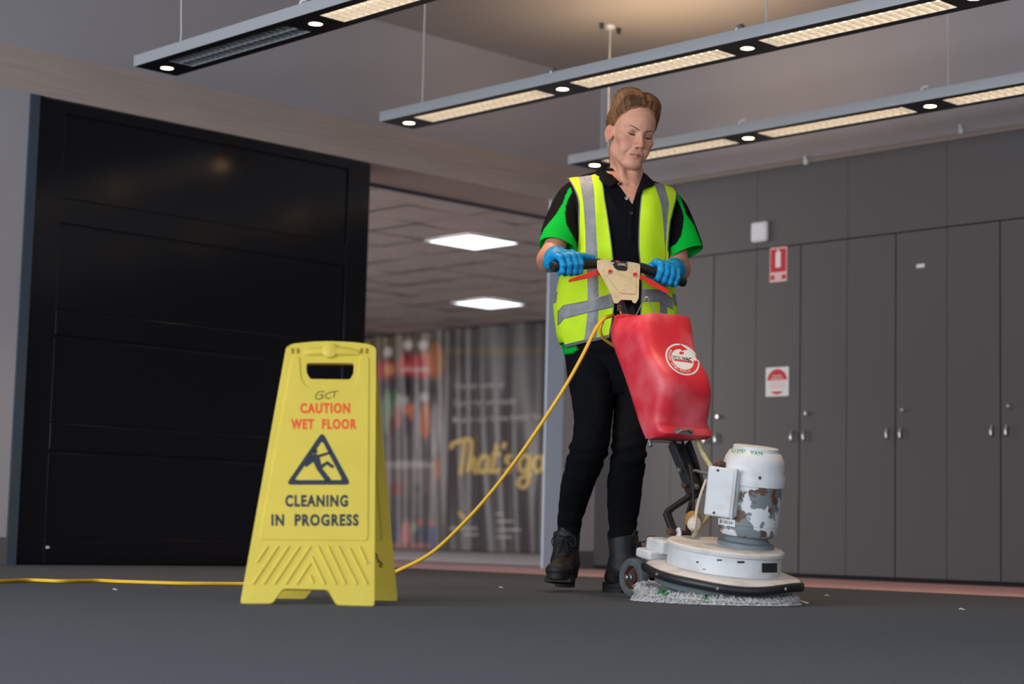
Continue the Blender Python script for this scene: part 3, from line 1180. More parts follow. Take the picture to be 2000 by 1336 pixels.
# rear leaf of the A-frame
BR = LZ(777, 1174, 0.0)
BL = BR + (FL - FR)
TR, TL = S(733, 682) - sn * 0.012, S(563, 682) - sn * 0.012


def Bk(u, v, off=0.0):
    p = BL.lerp(BR, u).lerp(TL.lerp(TR, u), v)
    return p + bn * off


bn = (BR - BL).cross(TL - BL).normalized()
if bn.y > 0:
    bn = -bn
b = MB()
outer_b = round_poly([(0, 0), (0.24, 0), (0.33, 0.058), (0.66, 0.058), (0.74, 0), (1, 0), (1, 0.99), (0, 0.99)], 0.02, 3)
hole_b = [(0.20, 0.855), (0.82, 0.855), (0.82, 0.962), (0.20, 0.962)]
plate(b, outer_b, [hole_b], lambda u, v: Bk(u, v, 0.0), lambda u, v: Bk(u, v, -0.016))
o = b.build('rear_panel', m_yellow, sign, base=SBASE, smooth=30, bevel=0.003)
b = MB()
plate(b, round_poly([(0.10, 0.25), (0.90, 0.25), (0.88, 0.82), (0.12, 0.82)], 0.03, 3), [], lambda u, v: Bk(u, v, 0.002), lambda u, v: Bk(u, v, -0.002))
b.build('rear_raised_panel', m_yellow, sign, base=SBASE, smooth=30)
b = MB()
for st in [[(733, 1080), (736, 1086), (734, 1090)], [(735, 1090), (739, 1094), (737, 1099)], [(738, 1096), (743, 1098), (741, 1106), (746, 1107)], [(744, 1100), (747, 1104)]]:
    v, f_ = ribbon([p[:2] for p in cubic([(*q, 0) for q in st], 4)], 2.2)
    b.add([Lplane(x, y, BR + bn * 0.0012, bn) for x, y in v], f_)
b.build('marker_scribble', m_marker, sign, base=SBASE, smooth=0)

# ================================================================== FLOOR POLISHER
m_wpaint = mat('worn_white_paint', (0.66, 0.67, 0.68), 0.5, col2=(0.50, 0.46, 0.42), vscale=11, vdetail=6, lo=0.52, hi=0.78, bump=0.08, bscale=90)
m_wplate = mat('stained_white_plate', (0.64, 0.62, 0.61), 0.6, col2=(0.42, 0.34, 0.30), vscale=16, vdetail=8, lo=0.48, hi=0.8)
m_rubber = mat('black_rubber', (0.016, 0.018, 0.021), 0.42, var=0.3, vscale=40)
m_blackst = mat('black_steel', (0.010, 0.011, 0.014), 0.42, spec=0.5, col2=(0.03, 0.022, 0.018), vscale=30, lo=0.62, hi=0.8)
m_rust = mat('rusty_steel', (0.11, 0.045, 0.028), 0.75, var=0.5, vscale=60)
m_greyp = mat('grey_hammer_paint', (0.17, 0.20, 0.215), 0.45, var=0.1)
m_red = mat('red_tank_plastic', srgb(210, 34, 52), 0.48, spec=0.65, col2=srgb(222, 104, 112), vscale=9, vdetail=8, lo=0.45, hi=0.8, bump=0.03, bscale=30)
m_cream = mat('cream_plastic', srgb(216, 202, 166), 0.5, col2=srgb(196, 178, 138), vscale=30, vdetail=6, lo=0.5, hi=0.8)
m_trigger = mat('red_trigger', srgb(214, 48, 38), 0.42)
m_grip = mat('black_grip', (0.008, 0.008, 0.010), 0.5)
m_hose = mat('yellowed_hose', srgb(186, 180, 130), 0.4, var=0.2, vscale=60)
m_amber = mat('amber_plug', srgb(176, 132, 62), 0.4, var=0.2, vscale=60)
m_creamw = mat('ivory_plug', srgb(214, 204, 190), 0.45, var=0.1)
m_tyre = mat('grey_rubber', (0.115, 0.135, 0.14), 0.75, var=0.25, vscale=30)
m_yarn = mat('white_yarn', (0.80, 0.77, 0.77), 0.9, var=0.3, vscale=80)
m_green_yarn = mat('green_yarn', (0.02, 0.26, 0.05), 0.9)
m_galv = mat('galvanised_rod', (0.34, 0.35, 0.37), 0.35, metal=0.8)
m_labeld = mat('dark_label', (0.016, 0.019, 0.024), 0.4)
m_labelw = mat('label_white', (0.75, 0.78, 0.80), 0.45)
m_greenink = mat('green_ink', srgb(30, 150, 120), 0.6)
m_darkink = mat('dark_ink', (0.02, 0.02, 0.025), 0.5)
m_orange = mat('orange_print', srgb(235, 90, 40), 0.5)
m_yellow_cable = mat('yellow_cable', srgb(232, 180, 40), 0.42)


def worn_motor():
    m = mat('worn_motor_paint', (0.17, 0.20, 0.215), 0.5)
    nt = m.node_tree
    bs = nt.nodes['Principled BSDF']
    tc = nt.nodes.new('ShaderNodeTexCoord')

    def mask(scale, lo, hi, seed):
        mp = nt.nodes.new('ShaderNodeMapping')
        mp.inputs['Location'].default_value = (seed, seed * 0.7, seed * 1.3)
        nt.links.new(tc.outputs['Object'], mp.inputs['Vector'])
        n = nt.nodes.new('ShaderNodeTexNoise')
        n.inputs['Scale'].default_value = scale
        n.inputs['Detail'].default_value = 5
        nt.links.new(mp.outputs['Vector'], n.inputs['Vector'])
        r = nt.nodes.new('ShaderNodeMapRange')
        r.inputs['From Min'].default_value = lo
        r.inputs['From Max'].default_value = hi
        nt.links.new(n.outputs['Fac'], r.inputs['Value'])
        return r.outputs['Result']
    prev = None
    for (sc, lo, hi, seed, col) in ((20, 0.55, 0.585, 4.3, (0.13, 0.06, 0.035)), (13, 0.535, 0.545, 1.6, (0.64, 0.66, 0.68))):
        mx = nt.nodes.new('ShaderNodeMix')
        mx.data_type = 'RGBA'
        mx.inputs[6].default_value = (0.17, 0.20, 0.215, 1)
        mx.inputs[7].default_value = (*col, 1)
        nt.links.new(mask(sc, lo, hi, seed), mx.inputs[0])
        if prev:
            nt.links.new(prev, mx.inputs[6])
        prev = mx.outputs[2]
    nt.links.new(prev, bs.inputs['Base Color'])
    return m


m_motor = worn_motor()

fw = Vector((0.5523, -0.8336, 0))          # machine points right and towards the lens
lat = Vector((0.8336, 0.5523, 0))
tilt = math.radians(8.5)
O = L(1410, 1134, 5.42)
ff = fw * math.cos(tilt) - Vector((0, 0, 1)) * math.sin(tilt)
uu = Vector((0, 0, 1)) * math.cos(tilt) + fw * math.sin(tilt)
BM = Matrix(((ff.x, lat.x, uu.x, O.x), (ff.y, lat.y, uu.y, O.y), (ff.z, lat.z, uu.z, O.z), (0, 0, 0, 1)))
GB = Vector((O.x, O.y, 0))
pol = studio_empty('floor_polisher', GB)
tag(pol, 'worn white rotary floor polisher with a red tank and cream handle', 'floor polisher')


def part(b, name, m, parent=None, **k):
    return b.build(name, m, parent if parent is not None else pol, base=GB, **k)


# --- yarn bonnet on the carpet
pc = LZ(1398, 1171, 0.0)
pc = Vector((L(1398, 1171, 5.44).x, 5.44, 0))
b = MB()


def ztop(p):
    return 0.030 - 0.075 * (p - pc).dot(fw)


n = 48
ring = lambda r, zf: [Vector((pc.x + r * math.cos(2 * math.pi * k / n), pc.y + r * math.sin(2 * math.pi * k / n), 0)) for k in range(n)]
rr = []
for r, zf in ((0.20, 0.02), (0.226, 0.25), (0.228, 0.6), (0.215, 0.95), (0.12, 1.0)):
    q = ring(r, 0)
    for v in q:
        v.z = 0.002 + zf * ztop(v)
    rr.append(q)
b.rings(rr, 0)
pad = part(b, 'bonnet_pad', m_yarn)
b = MB()
for k in range(4800):
    t = random.uniform(0, 2 * math.pi)
    top = random.random() < 0.6
    r0 = random.uniform(0.205, 0.224) if top else random.uniform(0.21, 0.226)
    d = Vector((math.cos(t), math.sin(t), 0))
    sd = Vector((-d.y, d.x, 0)) * random.uniform(-0.5, 0.5)
    p0 = pc + d * r0
    zt_ = ztop(p0)
    z = 0.004 + zt_ * (random.uniform(0.62, 1.02) if top else random.uniform(0.12, 0.55))
    p0.z = z
    ln = random.uniform(0.012, 0.024) if top else random.uniform(0.015, 0.030)
    up_ = random.uniform(-0.1, 0.5) if top else random.uniform(-0.5, -0.05)
    p1 = p0 + (d + sd) * ln * 0.5 + Vector((0, 0, up_ * ln))
    p2 = p0 + (d + sd * 1.4) * ln + Vector((0, 0, (up_ - 0.45) * ln))
    for q in (p1, p2):
        q.z = max(q.z, 0.002)
    px_, py_ = PX(p0)
    g = 1 if (p0.y < pc.y and ((abs(px_ - 1302) < 8 and top and z > 0.025) or (abs(px_ - 1382) < 6 and top))) else 0
    b.tube([p0, p1, p2], [0.0013, 0.0015, 0.0008], 4, g)
o = part(b, 'yarn_fringe', [m_yarn, m_green_yarn], pad, smooth=180, recalc=False)
o['kind'] = 'stuff'
b = MB()
pts = []
for k in range(61):
    t = -math.pi * 1.04 + math.pi * 1.08 * k / 60
    p = Vector((pc.x + 0.236 * math.cos(t), pc.y + 0.236 * math.sin(t), 0))
    p.z = 0.006 + 0.52 * ztop(p) + 0.002 * math.sin(k * 0.9)
    pts.append(p)
end = pts[-1]
pts += [end + Vector((0.012, -0.01, -0.004)), end + Vector((0.034, -0.016, -0.012)), end + Vector((0.040, -0.02, -0.012)), end + Vector((0.022, -0.02, -0.008))]
b.tube(pts, 0.0026, 6)
part(b, 'draw_cord', m_creamw, pad)
# --- brush driver, skirt, bumper, drum, top plate
b = MB()
b.lathe([(0.12, -0.05), (0.195, -0.022), (0.205, 0.004), (0.18, 0.012)], 48, M=BM)
part(b, 'pad_driver', m_greyp)
b = MB()
b.lathe([(0.224, 0.002), (0.231, 0.006), (0.231, 0.020), (0.226, 0.026), (0.208, 0.031), (0.180, 0.035), (0.168, 0.037), (0.10, 0.037)], 64, M=BM, cap0=False)
part(b, 'skirt', m_wplate)
b = MB()
pts = []
for k in range(72):
    t = 2 * math.pi * k / 72
    w = 0.005 * math.sin(3 * t + 0.6) + 0.0025 * math.sin(5 * t)
    pts.append([BM @ Vector(((0.232 + dr) * math.cos(t), (0.232 + dr) * math.sin(t), 0.013 + w + dz)) for dr, dz in ((0, -0.014), (0.007, -0.010), (0.0085, 0.0), (0.007, 0.010), (0, 0.0135), (-0.003, 0.0))])
b.rings(pts + [pts[0]], 0, False, False)
bump = part(b, 'bumper', m_rubber, smooth=60)
for t in (-2.65, -1.6, -0.75, 0.15):
    b = MB()
    d = Vector((math.cos(t), math.sin(t), 0))
    c = d * 0.238 + Vector((0, 0, 0.013 + 0.005 * math.sin(3 * t + 0.6) + 0.0025 * math.sin(5 * t)))
    b.tube([BM @ c, BM @ (c + d * 0.005)], [0.0055, 0.004], 10)
    part(b, 'rivet', m_galv, bump)
b = MB()
b.lathe([(0.171, 0.030), (0.1675, 0.038), (0.166, 0.088), (0.160, 0.094)], 64, M=BM, cap0=False, cap1=False)
drum = part(b, 'drum', m_wpaint)
b = MB()
tw = None
for k in range(9):
    pass
px_c = None


def drum_pt(px, py, rad):
    """point of the tilted drum cylinder of that radius seen at a pixel"""
    a_, b_ = (px - 1000) / F, -(py - 668) / F
    d = _m0[0] * a_ + _m0[1] * b_ + _m0[2]
    o_ = Vector((0, 0, H)) - O
    oc = o_ - uu * o_.dot(uu)
    dc = d - uu * d.dot(uu)
    A, B, C_ = dc.dot(dc), 2 * oc.dot(dc), oc.dot(oc) - rad * rad
    disc = max(B * B - 4 * A * C_, 0)
    t_ = (-B - math.sqrt(disc)) / (2 * A)
    return Vector((0, 0, H)) + d * t_


rows = [[drum_pt(1488 + (1518 - 1488) * i / 8, y, 0.1678) for i in range(9)] for y in (1100, 1118.5)]
b.grid(rows)
part(b, 'vent_opening', m_darkink, drum, smooth=180)
b = MB()
b.lathe([(0.160, 0.090), (0.172, 0.092), (0.173, 0.101), (0.168, 0.106), (0.02, 0.1065)], 64, M=BM, cap0=False)
part(b, 'top_plate', m_wplate)
for (x, y, w, h_) in ((1405, 1094, 10, 3), (1447, 1098, 14, 4), (1362, 1098, 5, 3), (1375, 1112, 6, 2)):
    b = MB()
    rows = [[drum_pt(x - w / 2 + w * i / 4, y + (-h_ / 2 if j == 0 else h_ / 2) + 0.1 * (x - 1400) * 0, 0.1674) for i in range(5)] for j in range(2)]
    b.grid(rows)
    part(b, 'paint_chip', m_blackst, drum, smooth=180)
# --- rear yoke with the transport wheels
b = MB()
for lo, hi in (((-0.222, -0.125, 0.050), (-0.140, -0.005, 0.092)), ((-0.235, -0.150, 0.028), (-0.165, 0.03, 0.058))):
    b.box(lo, hi, 0, BM)
yoke = part(b, 'rear_yoke', m_wpaint, bevel=0.008)
b = MB(); b.box((-0.23, 0.06, 0.028), (-0.15, 0.15, 0.07), 0, BM)
part(b, 'rear_yoke', m_wpaint, bevel=0.008)
b = MB()
b.tube([BM @ Vector(q) for q in ((-0.228, -0.10, 0.05), (-0.245, -0.10, 0.07), (-0.238, -0.10, 0.085), (-0.215, -0.10, 0.088))], 0.008, 8)
part(b, 'rusty_bracket', m_rust, yoke)
b = MB()
rc = BM @ Vector((-0.150, -0.085, 0.074))
Mx = Matrix.Translation(rc) @ (Vector((-0.45, -0.89, 0.0))).to_track_quat('Z', 'Y').to_matrix().to_4x4()
b.lathe([(0.020, -0.014), (0.020, 0.008), (0.016, 0.010)], 20, M=Mx)
part(b, 'red_badge', m_trigger, yoke)
wc = L(1239, 1130, 5.70)
wc.z = 0.0615


def wheel(c, s):
    ax = lat * s
    Mx = Matrix.Translation(c) @ ax.to_track_quat('Z', 'Y').to_matrix().to_4x4()
    b = MB()
    b.lathe([(0.034, -0.016), (0.050, -0.018), (0.058, -0.014), (0.0612, -0.006), (0.0612, 0.008), (0.058, 0.015), (0.051, 0.0185), (0.047, 0.0165), (0.046, 0.0185), (0.040, 0.018), (0.036, 0.014)], 36, M=Mx, cap0=False, cap1=False)
    w = part(b, 'wheel', m_tyre)
    b = MB()
    b.lathe([(0.036, -0.015), (0.0365, 0.014), (0.033, 0.012), (0.030, 0.002), (0.018, 0.0), (0.016, 0.010), (0.010, 0.012)], 28, M=Mx)
    part(b, 'rim', m_rust, w)
    b = MB()
    b.lathe([(0.012, 0.010), (0.012, 0.020), (0.009, 0.022), (0.008, 0.032), (0.005, 0.034)], 14, M=Mx)
    part(b, 'axle_bolt', m_galv, w)


wheel(wc, -1)
wheel(wc + lat * 0.30, 1)
b = MB(); b.tube([wc + lat * 0.005, wc + lat * 0.295], 0.008, 10); part(b, 'axle', m_rust)
# --- motor
MM = BM @ Matrix.Translation((0.015, 0.062, 0.106))
b = MB()
b.lathe([(0.084, 0), (0.084, 0.012), (0.070, 0.016), (0.062, 0.030), (0.078, 0.036)], 40, M=MM)
part(b, 'motor_flange', m_greyp)
b = MB()
b.lathe([(0.080, 0.034), (0.087, 0.044), (0.087, 0.066), (0.089, 0.068), (0.089, 0.206)], 56, M=MM)
mbody = part(b, 'motor_body', m_motor)
b = MB()
b.lathe([(0.088, 0.184), (0.0950, 0.184), (0.0950, 0.214), (0.0905, 0.221), (0.0900, 0.243), (0.0865, 0.260), (0.076, 0.279), (0.067, 0.284), (0.067, 0.294), (0.064, 0.296), (0.03, 0.297)], 56, M=MM)
mcap = part(b, 'motor_cap', m_wpaint)
cyl = BVHTree.FromPolygons([v for v in b.v], b.f)


def cast(tree, px, py, off=0.0006):
    a_, b_ = (px - 1000) / F, -(py - 668) / F
    d = (_m0[0] * a_ + _m0[1] * b_ + _m0[2]).normalized()
    hit, nrm, _, _ = tree.ray_cast(Vector((0, 0, H)), d)
    if hit is None:
        return None
    if nrm.dot(d) > 0:
        nrm = -nrm
    return hit + nrm * off


def decal(name, tree, v, f_, m, parent, off=0.0008):
    pts = [cast(tree, x, y, off) for x, y in v]
    ok = [f for f in f_ if all(pts[i] is not None for i in f)]
    b = MB()
    b.add([p if p is not None else Vector((0, 0, 0)) for p in pts], ok)
    used = sorted({i for f in ok for i in f})
    rem = {i: k for k, i in enumerate(used)}
    b.v = [b.v[i] for i in used]
    b.f = [tuple(rem[i] for i in f) for f in ok]
    return part(b, name, m, parent, smooth=0, recalc=False)


for s, bx in (('CARPET', (1428, 876, 1457, 883)), ('VAN', (1465, 880, 1489, 887.5))):
    v, f_ = text_geo(s, bx, offset=0.04, font_space=1.2)
    v = [(x, y + 0.10 * (x - bx[0])) for x, y in v]
    decal('marker_writing', cyl, v, f_, m_greenink, mcap)
circ = lambda cx, cy, rx, ry, n=16: [(cx + rx * math.cos(2 * math.pi * k / n), cy + ry * math.sin(2 * math.pi * k / n)) for k in range(n)]
decal('screw_hole', cyl, circ(1484, 933.5, 3, 3.2), [tuple(range(16))], m_darkink, mcap)
# --- switch box on the motor's side
bn_ = Vector((-0.42, -0.90, 0.0)).normalized()
bn_ = (bn_ + uu * 0.02 - uu * bn_.dot(uu)).normalized()
bs_ = uu.cross(bn_).normalized()
if bs_.x < 0:
    bs_ = -bs_
bc = L(1408, 961, 5.335)
XM = Matrix(((bs_.x, bn_.x, uu.x, bc.x), (bs_.y, bn_.y, uu.y, bc.y), (bs_.z, bn_.z, uu.z, bc.z), (0, 0, 0, 1)))
b = MB(); b.box((-0.040, -0.045, -0.069), (0.050, 0.0, 0.069), 0, XM)
sbox = part(b, 'switch_box', m_wpaint, bevel=0.006)
b = MB(); b.box((-0.043, 0.0, -0.072), (0.040, 0.012, 0.072), 0, XM)
lid = part(b, 'lid', m_wpaint, sbox, bevel=0.007)
b = MB(); b.box((0.040, -0.004, -0.074), (0.047, 0.016, 0.074), 0, XM)
part(b, 'lid_lip', m_wpaint, sbox, bevel=0.003)
b = MB()
Mx = XM @ Matrix.Translation((-0.012, 0.0122, 0.062)) @ Matrix.Rotation(math.radians(-90), 4, 'X')
b.lathe([(0.004, 0), (0.004, 0.0015)], 12, M=Mx); part(b, 'screw', m_rust, sbox)
b = MB()
Mx = XM @ Matrix.Translation((-0.010, 0.0122, -0.062)) @ Matrix.Rotation(math.radians(-90), 4, 'X')
b.lathe([(0.004, 0), (0.004, 0.0015)], 12, M=Mx); part(b, 'screw', m_rust, sbox)
b = MB(); b.tube([L(1400, 910, 5.36), L(1407, 905, 5.37), L(1414, 908, 5.38)], 0.010, 8); part(b, 'cable_gland', m_rust, sbox)
motor_tree = BVHTree.FromPolygons(*(lambda q: (q.v, q.f))((lambda q: (q.lathe([(0.089, 0.03), (0.089, 0.206)], 56, M=MM), q)[1])(MB())))
rect = [(1404, 1011), (1436, 1016), (1436, 1028), (1404, 1024)]
v = [(1404 + 32 * i / 6, 1011 + 5 * i / 6 + 13 * j) for j in range(2) for i in range(7)]
sl = decal('serial_label', motor_tree, v, [(i, i + 1, i + 8, i + 7) for i in range(6)], m_labelw, mbody, 0.0016)
v, f_ = text_geo('B1101241', (1407, 1015, 1433, 1021.5), offset=0.02)
decal('serial_number', motor_tree, [(x, y + 0.15 * (x - 1407)) for x, y in v], f_, m_darkink, mbody, 0.0022)

# --- handle column
PB, PT = L(1330, 1045, 5.55), L(1213, 545, 5.86)
cax = (PT - PB).normalized()
cn = lat.cross(cax).normalized()
if cn.y > 0:
    cn = -cn                                # face normal of the handle, towards the lens


def ycol(py):
    return 5.55 + (1045 - py) / 500 * 0.31


def Q(px, py, dy=0.0):
    return L(px, py, ycol(py) + dy)


def flatbar(pts, w, t, name, m, parent=None, bevel=0.002):
    """rectangular bar through pts: width w along lat, thickness t"""
    b = MB()
    rings = []
    P = [Vector(p) for p in pts]
    for i, p in enumerate(P):
        tg = (P[min(i + 1, len(P) - 1)] - P[max(i - 1, 0)]).normalized()
        nn = tg.cross(lat).normalized()
        rings.append([p + lat * w / 2 + nn * t / 2, p - lat * w / 2 + nn * t / 2, p - lat * w / 2 - nn * t / 2, p + lat * w / 2 - nn * t / 2])
    b.rings(rings)
    return part(b, name, m, parent, smooth=0, bevel=bevel)


flatbar([Q(1216, 575, 0.03), Q(1262, 720, 0.03), Q(1322, 866, 0.02), Q(1358, 960, 0.0)], 0.034, 0.03, 'column', m_blackst)
col = flatbar([Q(1312, 866, -0.01), Q(1336, 925, -0.02), Q(1350, 966, -0.03)], 0.012, 0.032, 'side_plate', m_blackst)
flatbar([Q(1342, 866, 0.03), Q(1356, 905, 0.02), Q(1371, 958, 0.0)], 0.010, 0.034, 'side_plate', m_blackst)
for x, y in ((1325, 919), (1335, 949), (1359, 951)):
    b = MB()
    c = Q(x, y, -0.035)
    b.lathe([(0.0095, 0), (0.0095, 0.003), (0.006, 0.004), (0.006, 0.008), (0.003, 0.009)], 14, M=Matrix.Translation(c) @ cn.to_track_quat('Z', 'Y').to_matrix().to_4x4())
    part(b, 'bolt', m_galv if x != 1335 else m_rust, col)
flatbar([Q(1352, 966, -0.03), Q(1330, 981, -0.03), Q(1308, 996, -0.03), Q(1303, 1004, -0.03), Q(1310, 1024, -0.03), Q(1319, 1044, -0.03)], 0.026, 0.014, 'crank_link', m_blackst)
flatbar([Q(1372, 958, 0.03), Q(1352, 975, 0.05), Q(1345, 1000, 0.06), Q(1344, 1042, 0.06)], 0.014, 0.012, 'crank_link', m_blackst)
b = MB(); b.tube([Q(1306, 1038, -0.05), Q(1345, 1044, 0.04)], 0.011, 8); part(b, 'pivot_pin', m_rust)
flatbar([Q(1325, 1058, -0.035), Q(1326, 1040, -0.035), Q(1323, 1032, -0.035)], 0.010, 0.02, 'pivot_lug', m_wpaint, bevel=0.004)
b = MB(); b.tube([Q(1271, 872, -0.03), Q(1269, 862, -0.03), Q(1276, 860, -0.03), Q(1312, 862, -0.01), Q(1330, 864, 0.0)], 0.0065, 8); part(b, 'tank_catch', m_galv)
b = MB(); b.tube([Q(1353, 921, -0.03), Q(1358, 919, -0.03), Q(1372, 923, -0.04), Q(1390, 926, -0.05)], 0.005, 8); part(b, 'release_lever', m_galv)
b = MB(); b.tube(resample([Q(1341, 904, -0.02), Q(1346, 908, -0.045), Q(1351, 930, -0.05), Q(1354, 965, -0.06), Q(1354, 1004, -0.07)], 16), 0.0052, 8); part(b, 'motor_lead', m_rubber)
b = MB()
d0 = (Q(1356, 1034, -0.095) - Q(1352, 1000, -0.065)).normalized()
b.lathe([(0.006, 0), (0.012, 0.004), (0.021, 0.014), (0.0245, 0.022), (0.0245, 0.026), (0.022, 0.028), (0.024, 0.030), (0.024, 0.040), (0.020, 0.043)], 24, M=Matrix.Translation(Q(1352, 1001, -0.065)) @ d0.to_track_quat('Z', 'Y').to_matrix().to_4x4())
part(b, 'plug_socket', m_amber)
b = MB()
b.lathe([(0.020, 0), (0.0225, 0.006), (0.021, 0.014), (0.015, 0.022), (0.006, 0.026)], 24, M=Matrix.Translation(Q(1354, 1022, -0.088)) @ (d0 + cn * 0.9).normalized().to_track_quat('Z', 'Y').to_matrix().to_4x4())
part(b, 'plug', m_creamw)
b = MB(); b.tube(resample([Q(1355, 1033, -0.115), Q(1358, 1018, -0.118), Q(1362, 990, -0.11), Q(1370, 962, -0.09), Q(1379, 938, -0.07)], 16), 0.0045, 8); part(b, 'plug_lead', m_creamw)
b = MB(); b.tube(resample([Q(1361, 856, 0.0), Q(1367, 872, -0.01), Q(1376, 892, -0.03), Q(1390, 915, -0.05), Q(1398, 950, -0.03), Q(1392, 990, -0.01), Q(1380, 1012, -0.02), Q(1364, 1034, -0.03), Q(1351, 1054, -0.03)], 30), 0.0078, 10); part(b, 'solution_hose', m_hose)
b = MB()
b.lathe([(0.022, -0.001), (0.022, 0.004), (0.016, 0.006)], 20, M=Matrix.Translation(Q(1350, 1056, -0.03)) @ uu.to_track_quat('Z', 'Y').to_matrix().to_4x4())
part(b, 'hose_grommet', m_rubber)

# --- tank
prof = [(857, .150, .060), (854, .192, .098), (848, .208, .118), (840, .211, .124), (830, .209, .120), (820, .208, .124), (806, .209, .146), (793, .210, .163), (776, .210, .186), (760, .210, .203), (745, .210, .212), (730, .210, .213),
        (715, .210, .206), (700, .212, .196), (685, .215, .192), (672, .219, .193), (660, .221, .196), (648, .219, .196), (638, .213, .193), (630, .207, .190), (625, .202, .186)]
rings = []
NT = 56


def tank_ring(py, W, D, inset=0.0, ex=5.0):
    xl = float(np.interp(py, [612, 625, 640, 652, 664, 846, 858], [1193, 1188.5, 1183, 1180.5, 1182.5, 1247, 1256]))
    c0 = L(xl, py, ycol(py) - 0.055)
    ctr = c0 + lat * W / 2 + fw * D / 2 + fw * 0.012 * 0
    out = []
    for k in range(NT):
        t = 2 * math.pi * (k + 0.5) / NT
        c, s = math.cos(t), math.sin(t)
        r = (abs(c) ** ex + abs(s) ** ex) ** (-1 / ex)
        up = np.clip((640 - py) / 15, 0, 1) if inset < 0.011 else 0.0
        drop = -up * (0.024 * max(0.0, -s * r) ** 6 + 0.011 * max(0.0, s * r) ** 4)
        out.append(ctr + lat * (W / 2 - inset) * c * r + fw * (D / 2 - inset) * s * r - Vector((0, 0, drop)))
    return out


for py, W, D in prof:
    rings.append(tank_ring(py, W, D))
lip = [tank_ring(624.5, .202, .186, 0.006), tank_ring(628, .202, .186, 0.010), tank_ring(668, .20, .17, 0.014)]
b = MB()
b.rings(rings + lip)
for i in range(6, 16):                       # long dish in the front face below the rim
    pass
tank = part(b, 'tank', m_red, smooth=50)
ttree = BVHTree.FromPolygons(b.v, b.f)
# sticker: white disc, red arrow ring, name
ang = math.radians(38)


def stk(r, t):
    x, y = r * math.cos(t), r * math.sin(t)
    X, Y = 36.5 * x, 27.0 * y
    return (1332.5 + X * math.cos(ang) - Y * math.sin(ang), 702.5 + X * math.sin(ang) + Y * math.cos(ang))


def polar(name, r0, r1, t0, t1, m, off, n=48, mesh_r=4, parent=None):
    v, f_ = [], []
    for i in range(mesh_r + 1):
        for k in range(n + 1):
            v.append(stk(r0 + (r1 - r0) * i / mesh_r, t0 + (t1 - t0) * k / n))
    for i in range(mesh_r):
        for k in range(n):
            f_.append((i * (n + 1) + k, i * (n + 1) + k + 1, (i + 1) * (n + 1) + k + 1, (i + 1) * (n + 1) + k))
    return decal(name, ttree, v, f_, m, parent, off)


sticker = polar('sticker', 0.02, 1.0, 0, 2 * math.pi, m_labelw, 0.0010, 64, 8, tank)
polar('red_arrow_ring', 0.66, 0.90, math.radians(-40), math.radians(232), m_trigger, 0.0018, 60, 3, sticker)
v = [stk(0.56, math.radians(232)), stk(1.0, math.radians(230)), stk(0.79, math.radians(262))]
decal('arrow_head', ttree, v, [(0, 1, 2)], m_trigger, sticker, 0.0018)
decal('flame_mark', ttree, circ(1330.5, 690, 4.6, 2.8), [tuple(range(16))], m_trigger, sticker, 0.0020)
for s, bx, m, of in (('POLI', (1313.5, 695, 1332.5, 702.5), m_darkink, 0.0), ('VAC', (1333, 698, 1349.5, 705), m_darkink, 0.045)):
    v, f_ = text_geo(s, bx, offset=of)
    decal('sticker_lettering', ttree, [(x, y + 0.10 * (x - bx[0])) for x, y in v], f_, m, sticker, 0.0021)
v = [(1315.5 + 37 * i / 6, 702.2 + 5.2 * i / 6 + 2.6 * j) for j in range(2) for i in range(7)]
decal('red_underline', ttree, v, [(i, i + 1, i + 8, i + 7) for i in range(6)], m_trigger, sticker, 0.0021)
# curved slogan around the lower ring
msg = 'INTELLIGENT CLEANING TECHNOLOGY'
V_, F_ = [], []
for k, ch in enumerate(msg):
    if ch == ' ':
        continue
    v, f_ = text_geo(ch, (0, 0, 1, 1), offset=0.01, res=1)
    t = math.radians(178 - 152 * k / (len(msg) - 1))
    for x, y in v:
        V_.append(stk(0.71 + 0.13 * y, t + math.radians(4.0) * (0.5 - x)))
    F_ += [tuple(i + len(V_) - len(v) for i in f) for f in f_]
o = decal('slogan', ttree, V_, F_, m_labelw, sticker, 0.0026)
o['kind'] = 'stuff'
# latch plate at the tank's foot
v = [(1316 + 39 * i / 6, 836 + 4 * i / 6 + 10 * j) for j in range(2) for i in range(7)]
lat_p = decal('latch_plate', ttree, v, [(i, i + 1, i + 8, i + 7) for i in range(6)], m_galv, tank, 0.002)
b = MB()
b.tube([cast(ttree, x, y, o_) for x, y, o_ in ((1321, 846, 0.003), (1328, 841, 0.009), (1340, 841, 0.010), (1350, 846, 0.003))], 0.004, 8)
part(b, 'latch_loop', m_steel, tank)

# --- handle head
PHP = L(1213, 530, 5.842)
C3 = lambda x, y: (1030 + x / 5.138, 440 + y / 5.138)


def Hh(px, py, off=0.0):
    return Lplane(px, py, PHP + cn * off, cn)


